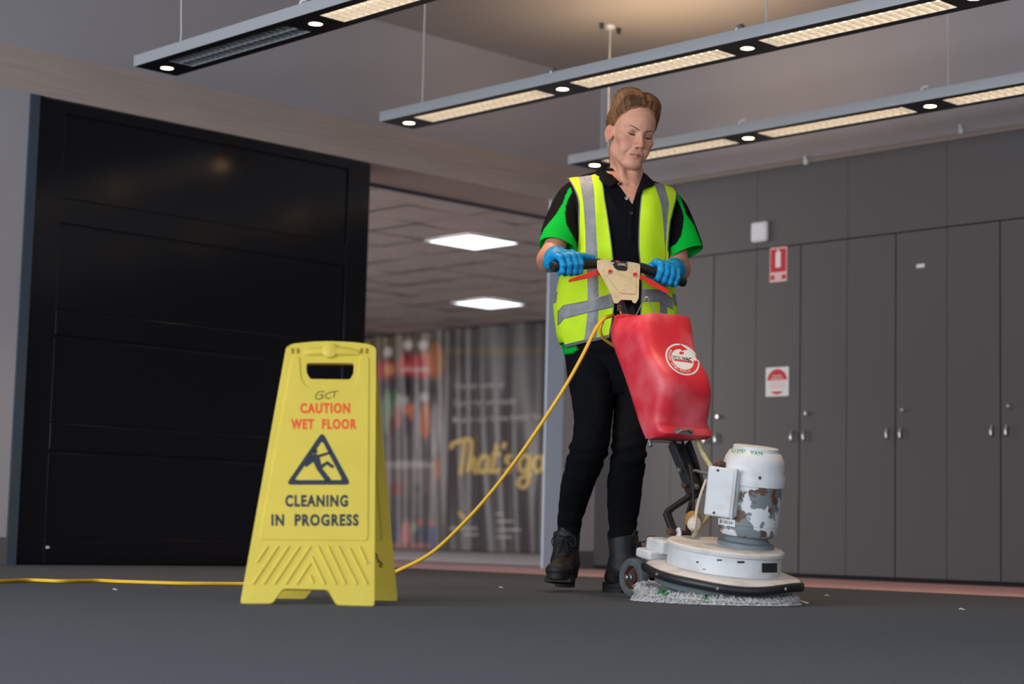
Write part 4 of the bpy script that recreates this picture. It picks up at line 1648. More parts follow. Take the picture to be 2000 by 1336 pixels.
hs = round_poly([C3(*q) for q in ((698, 350), (760, 342), (850, 350), (1000, 364), (1095, 378), (1132, 392), (1130, 480), (1122, 560), (1118, 735), (1085, 788), (1052, 770), (1050, 752), (940, 748), (905, 788), (868, 782), (838, 680), (742, 512), (700, 440))], 3.0, 3)
b = MB()
plate(b, hs, [], lambda x, y: Hh(x, y, 0.026), lambda x, y: Hh(x, y, -0.028))
head = part(b, 'handle_head', m_cream, smooth=30, bevel=0.005)
b = MB()
rp = round_poly([C3(*q) for q in ((760, 370), (1090, 402), (1095, 480), (1088, 690), (930, 680), (800, 510), (750, 440))], 3, 3)
plate(b, rp, [], lambda x, y: Hh(x, y, 0.0285), lambda x, y: Hh(x, y, 0.02))
part(b, 'raised_face', m_cream, head, smooth=30, bevel=0.0015)
b = MB()
lp = round_poly([C3(*q) for q in ((836, 348), (1004, 364), (1004, 442), (992, 458), (905, 450), (878, 428), (858, 390))], 1.6, 3)
plate(b, lp, [], lambda x, y: Hh(x, y, 0.0298), lambda x, y: Hh(x, y, 0.02))
part(b, 'name_label', m_labeld, head, smooth=0)


def hprint(name, v, f_, m, off=0.0303):
    b = MB(); b.add([Hh(x, y, off) for x, y in v], f_)
    return part(b, name, m, head, smooth=0, recalc=False)


v, f_ = text_geo('P', (*C3(848, 371), *C3(872, 394)), offset=0.02)
hprint('label_lettering', v, f_, m_labelw)
v, f_ = text_geo('LIVAC', (*C3(906, 374), *C3(998, 402)), offset=0.015)
hprint('label_lettering', [(x, y + 0.10 * (x - 1206)) for x, y in v], f_, m_labelw)
hprint('flame_mark', [C3(880, 357), C3(900, 354), C3(925, 362), C3(923, 370), C3(905, 369), C3(888, 366)], [(0, 1, 2, 3, 4, 5)], m_orange)
for cx, cy in ((832, 460), (1082, 490)):
    b = MB()
    x, y = C3(cx + 2, cy + 8)
    plate(b, circ(x, y, 5.6, 4.6, 20), [], lambda a, c: Hh(a, c, 0.0296), lambda a, c: Hh(a, c, 0.02))
    bz = part(b, 'button_seat', m_creamw, head, smooth=0)
    b = MB()
    x, y = C3(cx, cy)
    plate(b, circ(x, y, 4.4, 3.2, 20), [], lambda a, c: Hh(a, c, 0.034), lambda a, c: Hh(a, c, 0.025))
    part(b, 'button', m_trigger, head, smooth=30, bevel=0.001)
b = MB()
b.tube([Hh(*C3(985 + 38 * math.cos(t) * (1 - t / 14), 575 + 30 * math.sin(t) * (1 - t / 14)), 0.0283) for t in np.linspace(0.8, 6.4, 20)], 0.0014, 5)
part(b, 'embossed_swirl', m_cream, head)
for nm, pl_ in (('left', ((772, 470), (748, 430), (700, 440), (640, 468), (424, 540), (408, 558), (420, 574), (612, 532), (690, 500), (758, 506))),
                ('right', ((1118, 490), (1155, 500), (1250, 545), (1424, 652), (1426, 672), (1402, 688), (1232, 602), (1172, 555), (1118, 545)))):
    b = MB()
    plate(b, round_poly([C3(*q) for q in pl_], 2, 2), [], lambda x, y: Hh(x, y, 0.016), lambda x, y: Hh(x, y, -0.006))
    part(b, 'trigger', m_trigger, head, smooth=30, bevel=0.004)
GL = [Hh(1078, 521, -0.006), Hh(1172, 514.5, -0.006)]
GR = [Hh(1247, 521, -0.006), Hh(1337, 552, -0.006)]
for g in (GL, GR):
    b = MB()
    d = (g[1] - g[0])
    b.tube([g[0], g[0] + d * 0.02, g[0] + d * 0.98, g[1]], [0.0145, 0.0158, 0.0158, 0.0145], 20)
    part(b, 'grip', m_grip)
b = MB(); b.tube([Q(1239, 622, 0.0), Q(1254, 592, 0.0), Q(1260, 581, 0.0), Q(1264, 580, 0.0), Q(1268, 588, 0.0), Q(1284, 620, 0.0)], 0.0026, 8); part(b, 'wire_hook', m_steel)
b = MB(); b.box((-0.008, -0.006, -0.012), (0.008, 0.006, 0.012), 0, Matrix.Translation(Q(1210, 601, -0.03))); clip = part(b, 'cable_clamp', m_rust, bevel=0.003)
b = MB(); b.lathe([(0.004, 0), (0.004, 0.004), (0.002, 0.005)], 10, M=Matrix.Translation(Q(1210, 597, -0.037)) @ cn.to_track_quat('Z', 'Y').to_matrix().to_4x4()); part(b, 'bolt', m_steel, clip)
b = MB(); b.tube([Q(1211, 604, -0.03), Q(1213, 612, -0.02), Q(1216, 622, 0.0)], 0.003, 8); part(b, 'handle_lead', m_yellow_cable)

# ================================================================== POWER CORD
pts = [L(1198, 616, 5.80), L(1180, 622, 5.76), L(1162, 645, 5.73), L(1140, 690, 5.72), L(1108, 748, 5.72), L(1070, 808, 5.73), L(1020, 882, 5.75), L(962, 958, 5.78), L(905, 1022, 5.81), L(842, 1080, 5.85), L(778, 1114, 5.9)]
q0 = LZ(690, 1142, 0.007)
q1 = LZ(600, 1143, 0.007)
pts += [L(735, 1130, 5.93), Vector((q0.x, 5.97, 0.007)), Vector((q1.x, 5.95, 0.007))]
for px_, py_ in ((470, 1140.5), (360, 1139.5), (240, 1136), (190, 1134), (120, 1135), (55, 1133), (0, 1135), (-90, 1136), (-260, 1133)):
    p = LZ(px_, py_, 0.007)
    pts.append(Vector((p.x, p.y, 0.007)))
pts += [Vector((-2.6, 5.62, 0.007)), Vector((-3.1, 5.75, 0.007)), Vector((-3.7, 5.45, 0.007))]
C_ = resample(pts, 300)
for p in C_:
    p.z = max(p.z, 0.0062)
CB = Vector((C_[-100].x, C_[-100].y, 0))
b = MB()
b.tube(C_, 0.0060, 10)
cord = b.build('power_cord', m_yellow_cable, None, base=CB, smooth=180)
place_studio(cord, CB)
tag(cord, 'yellow power cord looping from the polisher tank down onto the carpet', 'power cord')
b = MB()
b.tube(resample([L(1178, 628, 5.78), L(1173, 640, 5.78), L(1174, 652, 5.79), L(1181, 663, 5.81), L(1200, 676, 5.84)], 14), 0.0050, 8)
part(b, 'cord_tail', m_yellow_cable)

# ================================================================== PERSON
m_skin = mat('skin', (1, 1, 1), 0.5, spec=0.35, attr='col', var=0.10, vscale=60, bump=0.16, bscale=110, sss=0.10)
m_hair = mat('auburn_hair', (0.165, 0.060, 0.019), 0.45, spec=0.4, col2=(0.35, 0.150, 0.052), vscale=30, stretch=(1, 1, 1), vdetail=4, bump=0.4, bscale=160)
m_hair2 = mat('dark_hair_roots', (0.060, 0.026, 0.011), 0.5)
m_hair3 = mat('light_hair', (0.44, 0.21, 0.08), 0.42)
m_polo = mat('polo_fabric', (1, 1, 1), 0.9, spec=0.12, attr='col', var=0.12, vscale=400, bump=0.12, bscale=500)
m_hivis = mat('hi_vis_yellow', srgb(196, 232, 30), 0.75, spec=0.3, var=0.05, vscale=12, bump=0.15, bscale=14, emit=srgb(196, 232, 30), estr=0.0)
m_reflect = mat('reflective_tape', (0.235, 0.24, 0.255), 0.5, var=0.22, vscale=26, vdetail=5, bump=0.6, bscale=30)
m_bind = mat('grey_binding', (0.11, 0.115, 0.125), 0.7)
m_trouser = mat('black_trousers', (0.0040, 0.0042, 0.0058), 0.9, spec=0.12, var=0.2, vscale=20, bump=0.35, bscale=22)
m_boot = mat('black_leather', (0.009, 0.010, 0.012), 0.55, spec=0.35, col2=(0.036, 0.025, 0.018), vscale=16, vdetail=5, lo=0.5, hi=0.75, bump=0.12, bscale=60)
m_sole = mat('boot_sole', (0.009, 0.009, 0.010), 0.7)
m_lace = mat('boot_lace', (0.008, 0.008, 0.010), 0.8)
m_glove = mat('blue_nitrile', srgb(0, 146, 206), 0.5, spec=0.35, var=0.15, vscale=40, bump=0.45, bscale=70)
m_silver = mat('silver_jewellery', (0.75, 0.74, 0.72), 0.2, metal=1.0)
m_lash = mat('dark_lash', (0.018, 0.011, 0.009), 0.9, spec=0.1)
m_brow = mat('eyebrow_hair', (0.14, 0.078, 0.052), 0.85)
m_button = mat('shirt_button', (0.30, 0.31, 0.34), 0.4)
m_button2 = mat('black_button', (0.02, 0.02, 0.024), 0.4)

YT = 6.20                                  # torso axis distance
WB = Vector((L(1160, 1157, 6.17).x, 6.17, 0))
woman = studio_empty('person', WB)
tag(woman, 'woman in hi-vis vest, black trousers and blue gloves pushing the polisher', 'person')


def wpart(b, name, m, parent=None, **k):
    return b.build(name, m, parent if parent is not None else woman, base=WB, **k)


def np_part(V, Fq, name, m, parent=None, col=None, smooth=180):
    b = MB()
    b.v = [Vector(v) for v in V]
    b.f = [tuple(int(i) for i in f) for f in Fq]
    b.m = [0] * len(b.f)
    return b.build(name, m, parent if parent is not None else woman, base=WB, attr=col, smooth=smooth, recalc=False)


A3 = lambda v: np.array(v[:], dtype=np.float32)
# ---- torso cross-sections: pixel row -> left px, right px, front depth, back depth
TROWS = [(322, 1196, 1256, .050, .060), (334, 1174, 1258, .058, .068), (341, 1158, 1256, .064, .072), (347, 1134, 1260, .072, .078), (354, 1119, 1271, .080, .084), (361, 1113, 1294, .088, .090), (369, 1111, 1313, .098, .095), (380, 1110, 1320, .106, .098), (395, 1112, 1322, .114, .10), (430, 1114, 1317, .124, .105), (490, 1112, 1311, .124, .105),
         (550, 1097, 1310, .118, .105), (600, 1086, 1317, .124, .11), (650, 1091, 1320, .130, .115), (690, 1102, 1322, .130, .12), (720, 1106, 1318, .126, .12), (760, 1110, 1306, .115, .12)]
_tz = [L(1215, r[0], YT).z for r in TROWS]
_tl = [L(r[1], r[0], YT).x for r in TROWS]
_tr = [L(r[2], r[0], YT).x for r in TROWS]


def torso(z):
    zz = _tz[::-1]
    it = lambda a: float(np.interp(z, zz, a[::-1]))
    l, r_ = it(_tl), it(_tr)
    return (l + r_) / 2, (r_ - l) / 2, it([r[3] for r in TROWS]), it([r[4] for r in TROWS])


def drape(px, py, off=0.0):
    """point on the front of the torso, off metres proud of it, seen at a pixel"""
    y = YT - 0.1
    for _ in range(8):
        p = L(px, py, y)
        xc, w, df, db = torso(p.z)
        u = min(abs((p.x - xc) / (w + off)), 0.9995)
        y = 0.5 * y + 0.5 * (YT - (df + off) * (1 - u ** 2.3) ** (1 / 2.3))
    return L(px, py, y)


def torso_ring(z, off, n=56, rnd=2.3):
    xc, w, df, db = torso(z)
    out = []
    for k in range(n):
        t = 2 * math.pi * k / n
        c, s = math.cos(t), math.sin(t)
        e = 2 / rnd
        x = xc + (w + off) * math.copysign(abs(c) ** e, c)
        y = YT + ((db if s > 0 else df) + off) * math.copysign(abs(s) ** e, s)
        out.append(Vector((x, y, z)))
    return out


# ---- key joints
SH1, SH2 = L(1124, 385, 6.21), L(1310, 402, 6.22)
EL1, EL2 = L(1072, 508, 6.06), L(1325, 527, 6.16)
c1 = GL[0].lerp(GL[1], (1107 - 1078) / 94)
c2 = GR[0].lerp(GR[1], (1298 - 1247) / 90)
WR1, WR2 = c1 + Vector((-0.028, 0.058, 0.034)), c2 + Vector((0.030, 0.060, 0.030))
NECK = L(1226, 352, 6.19)

# ---- head frame
view_up = math.atan2(L(1251, 265, 6.05).z - H, 6.05)


def head_matrix():
    hx, hy, hz = Vector((1, 0, 0)), Vector((0, -1, 0)), Vector((0, 0, 1))
    M = Matrix((hx, hy, hz)).transposed()
    M = Matrix.Rotation(view_up - math.radians(4), 3, 'X') @ M          # look down
    M = Matrix.Rotation(math.radians(22), 3, 'Z') @ M                    # turn to her left
    M = Matrix.Rotation(math.radians(7.5), 3, Vector((0, 1, 0))) @ M     # tilt
    return M


HMX = head_matrix()
HS = 0.985
HO = L(1251.5, 261.5, 6.035) - HMX @ (Vector((0.0, 0.080, 0.004)) * HS)
HR = np.array([[HMX[i][j] for j in range(3)] for i in range(3)], dtype=np.float32)


def hp(x, y, z):
    return HO + HMX @ (Vector((x, y, z)) * HS)


def head_sdf(P):
    q = ((P - A3(HO)) @ HR) / HS
    q = q.astype(np.float32)
    m = q.copy()
    m[..., 0] = np.abs(m[..., 0])            # mirrored copy
    d = sd_ell(q, (0, -0.016, 0.036), (0.0725, 0.093, 0.088))
    d = smin(d, sd_ell(q, (0, 0.018, 0.037), (0.062, 0.066, 0.070)), 0.03)      # forehead
    d = smin(d, sd_ell(q, (0, 0.018, -0.045), (0.056, 0.062, 0.070)), 0.03)      # mid face
    d = smin(d, sd_cone(m, (0.047, -0.002, -0.055), (0.018, 0.058, -0.100), 0.013, 0.015), 0.025)   # jaw line
    d = smin(d, sd_ell(q, (0, 0.066, -0.102), (0.021, 0.017, 0.016)), 0.018)      # chin
    d = smin(d, sd_ell(m, (0.045, 0.048, -0.018), (0.021, 0.024, 0.016)), 0.02)   # cheekbones
    d = smin(d, sd_ell(m, (0.034, 0.056, -0.050), (0.020, 0.018, 0.024)), 0.02)   # cheeks
    d = smin(d, sd_cone(m, (0.008, 0.0775, 0.019), (0.044, 0.062, 0.021), 0.0085, 0.007), 0.012)    # brow ridge
    d = smax(d, -sd_ell(m, (0.031, 0.093, 0.003), (0.018, 0.017, 0.0105)), 0.010)  # sockets
    d = smin(d, sd_ell(m, (0.031, 0.0665, 0.003), (0.0150, 0.0120, 0.0112)), 0.004)   # closed-down lids
    # nose
    d = smin(d, sd_cone(q, (0, 0.080, 0.008), (0, 0.101, -0.034), 0.0070, 0.0100), 0.012)
    d = smin(d, sd_ell(q, (0, 0.102, -0.038), (0.0098, 0.0092, 0.0085)), 0.006)
    d = smin(d, sd_ell(m, (0.0115, 0.0895, -0.041), (0.0075, 0.0095, 0.0070)), 0.006)
    d = smax(d, -sd_ell(m, (0.0065, 0.096, -0.0485), (0.0038, 0.005, 0.0035)), 0.003)
    # mouth
    d = smin(d, sd_ell(q, (0, 0.071, -0.068), (0.028, 0.015, 0.018)), 0.014)
    d = smin(d, sd_cone(m, (0.0, 0.0845, -0.0655), (0.021, 0.0755, -0.0705), 0.0045, 0.0022), 0.005)
    d = smin(d, sd_cone(m, (0.0, 0.0825, -0.0765), (0.017, 0.0750, -0.0745), 0.0055, 0.0030), 0.005)
    d = smax(d, -sd_cone(m, (0.0, 0.0893, -0.0710), (0.025, 0.0765, -0.0725), 0.0023, 0.0018), 0.003)
    d = smax(d, -sd_ell(q, (0, 0.091, -0.0870), (0.018, 0.008, 0.0050)), 0.008)
    # folds from nose to mouth corners and by the chin
    d = smax(d, -sd_cone(m, (0.020, 0.0850, -0.044), (0.036, 0.0690, -0.074), 0.0022, 0.0030), 0.006)
    d = smax(d, -sd_cone(m, (0.033, 0.0700, -0.078), (0.034, 0.0585, -0.098), 0.0024, 0.0020), 0.006)
    d = smax(d, -sd_cone(m, (0.0048, 0.0890, 0.020), (0.0052, 0.0905, 0.034), 0.0013, 0.0009), 0.003)   # frown
    # ears
    m = m.copy()
    m[..., 0] += 0.5 * (m[..., 1] + 0.008)
    e = sd_ell(m, (0.0775, -0.008, -0.008), (0.0085, 0.0175, 0.0290))
    e = smax(e, -sd_ell(m, (0.0850, -0.004, -0.004), (0.0085, 0.0105, 0.0185)), 0.002)
    e = smin(e, sd_cone(m, (0.0795, 0.003, -0.018), (0.0800, -0.004, 0.010), 0.0035, 0.0028), 0.004)
    d = smin(d, e, 0.006)
    return d * HS


def neck_sdf(P):
    nk0 = hp(0, -0.030, -0.055)
    d = sd_cone(P, A3(nk0), A3(NECK), 0.050, 0.058)
    d = smin(d, sd_ell(P, A3(L(1222, 375, 6.19)), (0.15, 0.085, 0.05)), 0.05)
    d = smin(d, sd_ell(P, A3(L(1222, 440, 6.18)), (0.135, 0.098, 0.12)), 0.06)
    # neck cords and collar bones
    d = smin(d, sd_cone(P, A3(hp(-0.040, -0.002, -0.075)), A3(L(1222, 362, 6.105)), 0.008, 0.006), 0.03)
    d = smin(d, sd_cone(P, A3(hp(0.040, -0.002, -0.075)), A3(L(1236, 362, 6.105)), 0.008, 0.006), 0.03)
    d = smax(d, -sd_ell(P, A3(L(1231, 364, 6.075)), (0.010, 0.02, 0.014)), 0.015)
    return d


lo = A3(HO) + np.array([-0.135, -0.125, -0.285], dtype=np.float32)
hi = A3(HO) + np.array([0.125, 0.185, 0.155], dtype=np.float32)


def headneck(P):
    d = smin(head_sdf(P), neck_sdf(P), 0.018)
    return np.maximum(d, float(lo[2] + 0.008) - P[..., 2])


HV, HF = snet(headneck, lo, hi, 0.0027)
HV = smooth_verts(HV, HF, 1, 0.35)


def body_rest(P):
    d = sd_cone(P, A3(SH1), A3(EL1), 0.036, 0.038)
    d = smin(d, sd_cone(P, A3(EL1), A3(WR1), 0.040, 0.027), 0.015)
    e = sd_cone(P, A3(SH2), A3(EL2), 0.036, 0.038)
    e = smin(e, sd_cone(P, A3(EL2), A3(WR2), 0.040, 0.027), 0.015)
    d = np.minimum(d, e)
    d = smin(d, sd_cone(P, A3(SH1), A3(SH2), 0.034, 0.034), 0.03)
    d = smin(d, sd_ell(P, A3(L(1216, 470, YT)), (0.14, 0.10, 0.22)), 0.04)
    d = smin(d, sd_ell(P, A3(L(1206, 640, YT)), (0.16, 0.105, 0.16)), 0.05)
    for a, k, n in (((1160, 730, 6.2), (1150, 880, 6.09), (1110, 1045, 6.215)), ((1250, 730, 6.2), (1228, 890, 6.12), (1216, 1050, 6.19))):
        A, K, N = A3(L(*a)), A3(L(*k)), A3(L(*n))
        d = smin(d, sd_cone(P, A, K, 0.055, 0.036), 0.04)
        d = smin(d, sd_cone(P, K, N, 0.034, 0.022), 0.02)
    return d


b0 = np.array([EL1.x - 0.07, 5.84, 0.10], dtype=np.float32)
b1 = np.array([EL2.x + 0.08, 6.36, NECK.z + 0.02], dtype=np.float32)
BV, BF = snet(body_rest, b0, b1, 0.0085)
BV = smooth_verts(BV, BF, 1, 0.4)
# colours: skin, lips, lids, cheeks
Vh = ((HV - A3(HO)) @ HR) / HS
sk = np.array(srgb(212, 156, 130))
col = np.tile(sk, (len(HV), 1))


def blend(mask, c):
    global col
    col = col * (1 - mask[:, None]) + np.array(c) * mask[:, None]


mx_ = np.abs(Vh[:, 0])
g = lambda cx, cy, cz, rx, ry, rz: np.clip(1.4 - (((mx_ - cx) / rx) ** 2 + ((Vh[:, 1] - cy) / ry) ** 2 + ((Vh[:, 2] - cz) / rz) ** 2), 0, 1)
blend(g(0.042, 0.06, -0.03, 0.024, 0.03, 0.024) * 0.55, srgb(204, 128, 108))
blend(g(0.0, 0.105, -0.038, 0.012, 0.012, 0.012) * 0.5, srgb(204, 124, 106))
blend(g(0.0, 0.086, -0.0715, 0.023, 0.014, 0.0085) * 0.6, srgb(176, 104, 94))
blend(g(0.031, 0.078, 0.004, 0.016, 0.012, 0.009) * 0.7, srgb(150, 98, 86))
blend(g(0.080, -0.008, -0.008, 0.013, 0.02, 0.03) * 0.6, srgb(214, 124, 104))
blend(np.clip((0.02 - (Vh[:, 2] + 0.14)) / 0.05, 0, 1) * 0.5, srgb(200, 128, 104))
colB = np.tile(np.array(srgb(200, 138, 112)), (len(BV), 1))
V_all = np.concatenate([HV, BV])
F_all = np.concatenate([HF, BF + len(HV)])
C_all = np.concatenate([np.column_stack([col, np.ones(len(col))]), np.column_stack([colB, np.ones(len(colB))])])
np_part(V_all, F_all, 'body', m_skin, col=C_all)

# ---- eyes: lash lines, brows
for s in (-1, 1):
    b = MB()
    pts = [hp(s * x, y, z) for x, y, z in ((0.0175, 0.0755, -0.0022), (0.022, 0.0790, -0.0046), (0.029, 0.0805, -0.0056), (0.036, 0.0785, -0.0048), (0.0425, 0.0735, -0.0022), (0.0475, 0.0690, 0.0005))]
    b.tube(resample(pts, 12), [0.0005, 0.0010, 0.0015, 0.0018, 0.0020, 0.0020, 0.0019, 0.0016, 0.0013, 0.0010, 0.0007, 0.0004], 8)
    wpart(b, 'eyelashes', m_lash, smooth=180)
    b = MB()
    pts = [hp(s * x, y, z) for x, y, z in ((0.0090, 0.0878, 0.0125), (0.020, 0.0858, 0.0170), (0.031, 0.0812, 0.0215), (0.042, 0.0750, 0.0242), (0.0515, 0.0670, 0.0205))]
    b.tube(resample(pts, 12), [0.0010, 0.0018, 0.0020, 0.0020, 0.0019, 0.0018, 0.0016, 0.0014, 0.0012, 0.001, 0.0008, 0.0004], 6)
    wpart(b, 'eyebrow', m_brow, smooth=180)
b = MB()
b.tube(resample([hp(x, y, z) for x, y, z in ((-0.0235, 0.0768, -0.0722), (-0.012, 0.0832, -0.0712), (0.0, 0.0862, -0.0708), (0.012, 0.0832, -0.0712), (0.0225, 0.0772, -0.0722))], 16), [0.0003] + [0.0009] * 14 + [0.0003], 6)
wpart(b, 'mouth_line', mat('mouth_line', srgb(104, 52, 46), 0.7), smooth=180)
# ---- earrings
for s, lst in ((-1, ((0.0800, -0.008, -0.040, 0.0062), (0.0810, -0.016, -0.034, 0.0050))), (1, ((0.0800, -0.008, -0.042, 0.0065),))):
    for x, y, z, r in lst:
        b = MB()
        pts = [hp(s * x, y + r * math.cos(t), z + r * math.sin(t)) for t in np.linspace(0, 2 * math.pi, 17)]
        b.tube(pts, 0.0014, 6)
        wpart(b, 'earring', m_silver, smooth=180)

# ---- hair: pulled back cap with volume on top plus swept locks


def hair_sdf(P):
    q = (((P - A3(HO)) @ HR) / HS).astype(np.float32)
    x, y, z = q[..., 0], q[..., 1], q[..., 2]
    # hair line: from the ears up to the middle of the forehead
    h = z - (np.where(y > 0, 1.36 * y, np.maximum(0.8 * y, -0.018)) + 0.004 - 2.0 * x ** 2 * np.clip(y * 16, 0, 1) + 0.0025 * np.sin(x * 240) * np.clip(y * 16, 0, 1))
    d = sd_ell(q, (0, -0.016, 0.036), (0.0725, 0.093, 0.088))
    d = smin(d, sd_ell(q, (0, 0.018, 0.037), (0.062, 0.066, 0.070)), 0.03)
    d = d - (0.0006 + np.clip(h * 0.30, 0, 0.011))
    d = smin(d, sd_ell(q, (-0.028, -0.004, 0.112), (0.056, 0.060, 0.047)), 0.030)
    d = smin(d, sd_ell(q, (0.036, -0.008, 0.108), (0.050, 0.058, 0.044)), 0.030)
    d = smin(d, sd_ell(q, (0, -0.075, 0.06), (0.050, 0.05, 0.055)), 0.03)
    d = smax(d, -sd_cone(q, (0.012, 0.078, 0.118), (0.009, -0.01, 0.163), 0.005, 0.004), 0.016)
    d = smax(d, -(h * 0.65), 0.002)
    return d * HS


HSV, HSF = snet(hair_sdf, A3(HO) + np.array([-0.13, -0.125, -0.09], dtype=np.float32), A3(HO) + np.array([0.13, 0.17, 0.175], dtype=np.float32), 0.003)
Vq = ((HSV - A3(HO)) @ HR) / HS
# combed grooves running back from the hair line
t_ = np.arctan2(Vq[:, 0], Vq[:, 2] + 0.02)
grv = np.sin(Vq[:, 1] * 260 + 2 * np.sin(Vq[:, 2] * 60) + Vq[:, 2] * 120) * 0.0005
nrm = Vq - np.array([0, -0.01, 0.03])
nrm /= np.linalg.norm(nrm, axis=1)[:, None]
HSV = HSV + (nrm * grv[:, None]) @ HR.T
hair = np_part(HSV, HSF, 'hair', m_hair)
hair_tree = BVHTree.FromPolygons([Vector(v) for v in HSV], [tuple(int(i) for i in f) for f in HSF])
b = MB()
ctr_h = Vector((0, -0.005, 0.035))


def strand(st, en, lift, fe, r_, mi):
    """lock combed over the cap from direction st to direction en"""
    pts = []
    jit = random.random()
    o_ = HO + HMX @ ctr_h
    for j in range(12):
        f_ = j / 11 * fe
        dv = st.normalized() * (1 - f_) + en.normalized() * f_ + Vector((0, 0, lift)) * math.sin(math.pi * f_)
        d_ = (HMX @ dv).normalized()
        hit = hair_tree.ray_cast(o_ + d_ * 0.30, -d_)
        if hit[0] is not None and (hit[0] - o_).length < 0.18:
            pts.append(hit[0] + d_ * (0.0001 + 0.0012 * jit))
    if len(pts) > 6:
        n_ = len(pts)
        b.tube(pts, [0.0003] + [r_] * (n_ - 2) + [0.0003], 4, mi)


for k in range(700):                         # roots rising from the hair line
    a = -1.62 + 3.24 * (k + random.random()) / 700
    yy = 0.080 * math.cos(a) + random.uniform(-0.012, 0.003)
    st = Vector((0.082 * math.sin(a), yy, (1.36 * yy if yy > 0 else 0.5 * yy) + random.uniform(0.002, 0.010))) - ctr_h
    bun = Vector((0.02 * math.sin(a) + (-0.03 if a < 0.05 else 0.03), -0.070, 0.125)) - ctr_h
    strand(st, bun, 0.25, random.uniform(0.25, 0.6), random.uniform(0.0003, 0.0006), 1 if random.random() < 0.6 else 0)
for k in range(1900):                        # swept from the parting to the sides and back
    sg = -1 if random.random() < 0.58 else 1
    s_ = random.random()
    st = Vector((0.006 + sg * 0.012 * random.random(), 0.062 - 0.13 * s_, 0.128)) - ctr_h
    en = Vector((sg * 0.085, -0.005 - 0.06 * s_ + random.uniform(-0.012, 0.012), 0.022 + random.uniform(-0.01, 0.03))) - ctr_h
    w_ = random.random()
    strand(st, en, 0.18 + 0.1 * random.random(), random.uniform(0.75, 1.0), random.uniform(0.00035, 0.0008), 1 if w_ < 0.16 else (2 if w_ > 0.74 else 0))
o = wpart(b, 'hair_strands', [m_hair, m_hair2, m_hair3], hair, smooth=180, recalc=False)
o['kind'] = 'stuff'
b = MB()
for k in range(5):
    x = 0.020 * (k / 4 - 0.5) - 0.030
    b.tube([hp(x, -0.058, -0.02), hp(x - 0.004, -0.060, -0.060), hp(x - 0.002 + 0.004 * math.sin(k), -0.052, -0.085), hp(x - 0.006 * math.sin(k * 2.1), -0.048, -0.10 - 0.015 * math.sin(k) ** 2)], [0.0022, 0.0022, 0.0014, 0.0005], 5)
o = wpart(b, 'nape_wisps', m_hair, hair, smooth=180, recalc=False)
o['kind'] = 'stuff'

# ---- polo shirt: torso tube + two sleeves, colour laid out by panels
BLK = (*srgb(13, 13, 17), 1)
GRN = (*srgb(0, 176, 52), 1)
b = MB()
zs_ = [L(1215, y, YT).z for y in (336, 340, 344, 348, 353, 358, 363, 369, 382, 395, 412, 430, 450, 470, 490, 510, 530, 550, 575, 600, 625, 650, 670, 690, 697)]
b.rings([torso_ring(z, 0.003) for z in zs_], 0, True, True)
scols = []
for v in b.v:
    px_, py_ = PX(v)
    c = BLK
    if px_ < 1129 - (py_ - 672) * 0.4 and py_ > 668:
        c = GRN
    scols.append(c)


def inpoly(x, y, poly):
    r_ = False
    for i in range(len(poly)):
        (x0, y0), (x1, y1) = poly[i], poly[i - 1]
        if (y0 > y) != (y1 > y) and x < (x1 - x0) * (y - y0) / (y1 - y0) + x0:
            r_ = not r_
    return r_


C8 = lambda x, y: (1040 + x / 5.567, 280 + y / 5.567)
GPOLY = [[C8(*q) for q in ((452, 440), (385, 500), (330, 650), (250, 780), (130, 930), (20, 1150), (20, 1300), (300, 1300), (480, 1250), (478, 1080), (420, 985), (362, 870), (350, 770), (370, 650), (405, 560), (455, 490))],
         [C8(*q) for q in ((1560, 500), (1600, 560), (1625, 640), (1660, 760), (1760, 900), (1900, 1250), (1500, 1420), (1470, 1150), (1560, 1090), (1620, 1010), (1640, 900), (1640, 780), (1605, 680), (1570, 600))]]


def sleeve(st, poly, hemtilt):
    """st: centre px, py, radius px, distance"""
    P = [L(x, y, d) for x, y, r_, d in st]
    R_ = [(L(x + r_, y, d) - L(x, y, d)).length for x, y, r_, d in st]
    n = 110
    C = resample(P, 100)
    s = np.linspace(0, 1, 100)
    rr_ = np.interp(s, np.linspace(0, 1, len(R_)), R_)
    rings = []
    a = None
    for i, p in enumerate(C):
        t = (C[min(i + 1, 99)] - C[max(i - 1, 0)]).normalized()
        ax = Vector((1, 0, 0))
        ax = (ax - t * ax.dot(t)).normalized()
        bx = t.cross(ax)
        f_ = max(0, (i / 99 - 0.55) / 0.45)
        ring_ = []
        for k in range(n):
            th = 2 * math.pi * k / n
            w = 1 + 0.05 * math.sin(3 * th + i * 0.08) * f_
            ring_.append(p + (ax * math.cos(th) + bx * math.sin(th) * 0.92) * rr_[i] * w + t * hemtilt * math.cos(th) * rr_[i] * f_)
        rings.append(ring_)
    o0 = len(b.v)
    b.rings(rings, 0, True, False)
    last = rings[-1]
    ctr = sum(last, Vector()) / n
    t = (C[-1] - C[-2]).normalized()
    inner = [ctr + (p - ctr) * 0.95 for p in last]
    deep = [ctr + (p - ctr) * 0.78 - t * 0.05 for p in last]
    b.rings([last, inner, deep], 0, False, True)
    for v in b.v[o0:]:
        px_, py_ = PX(v)
        scols.append(GRN if inpoly(px_, py_, poly) else BLK)


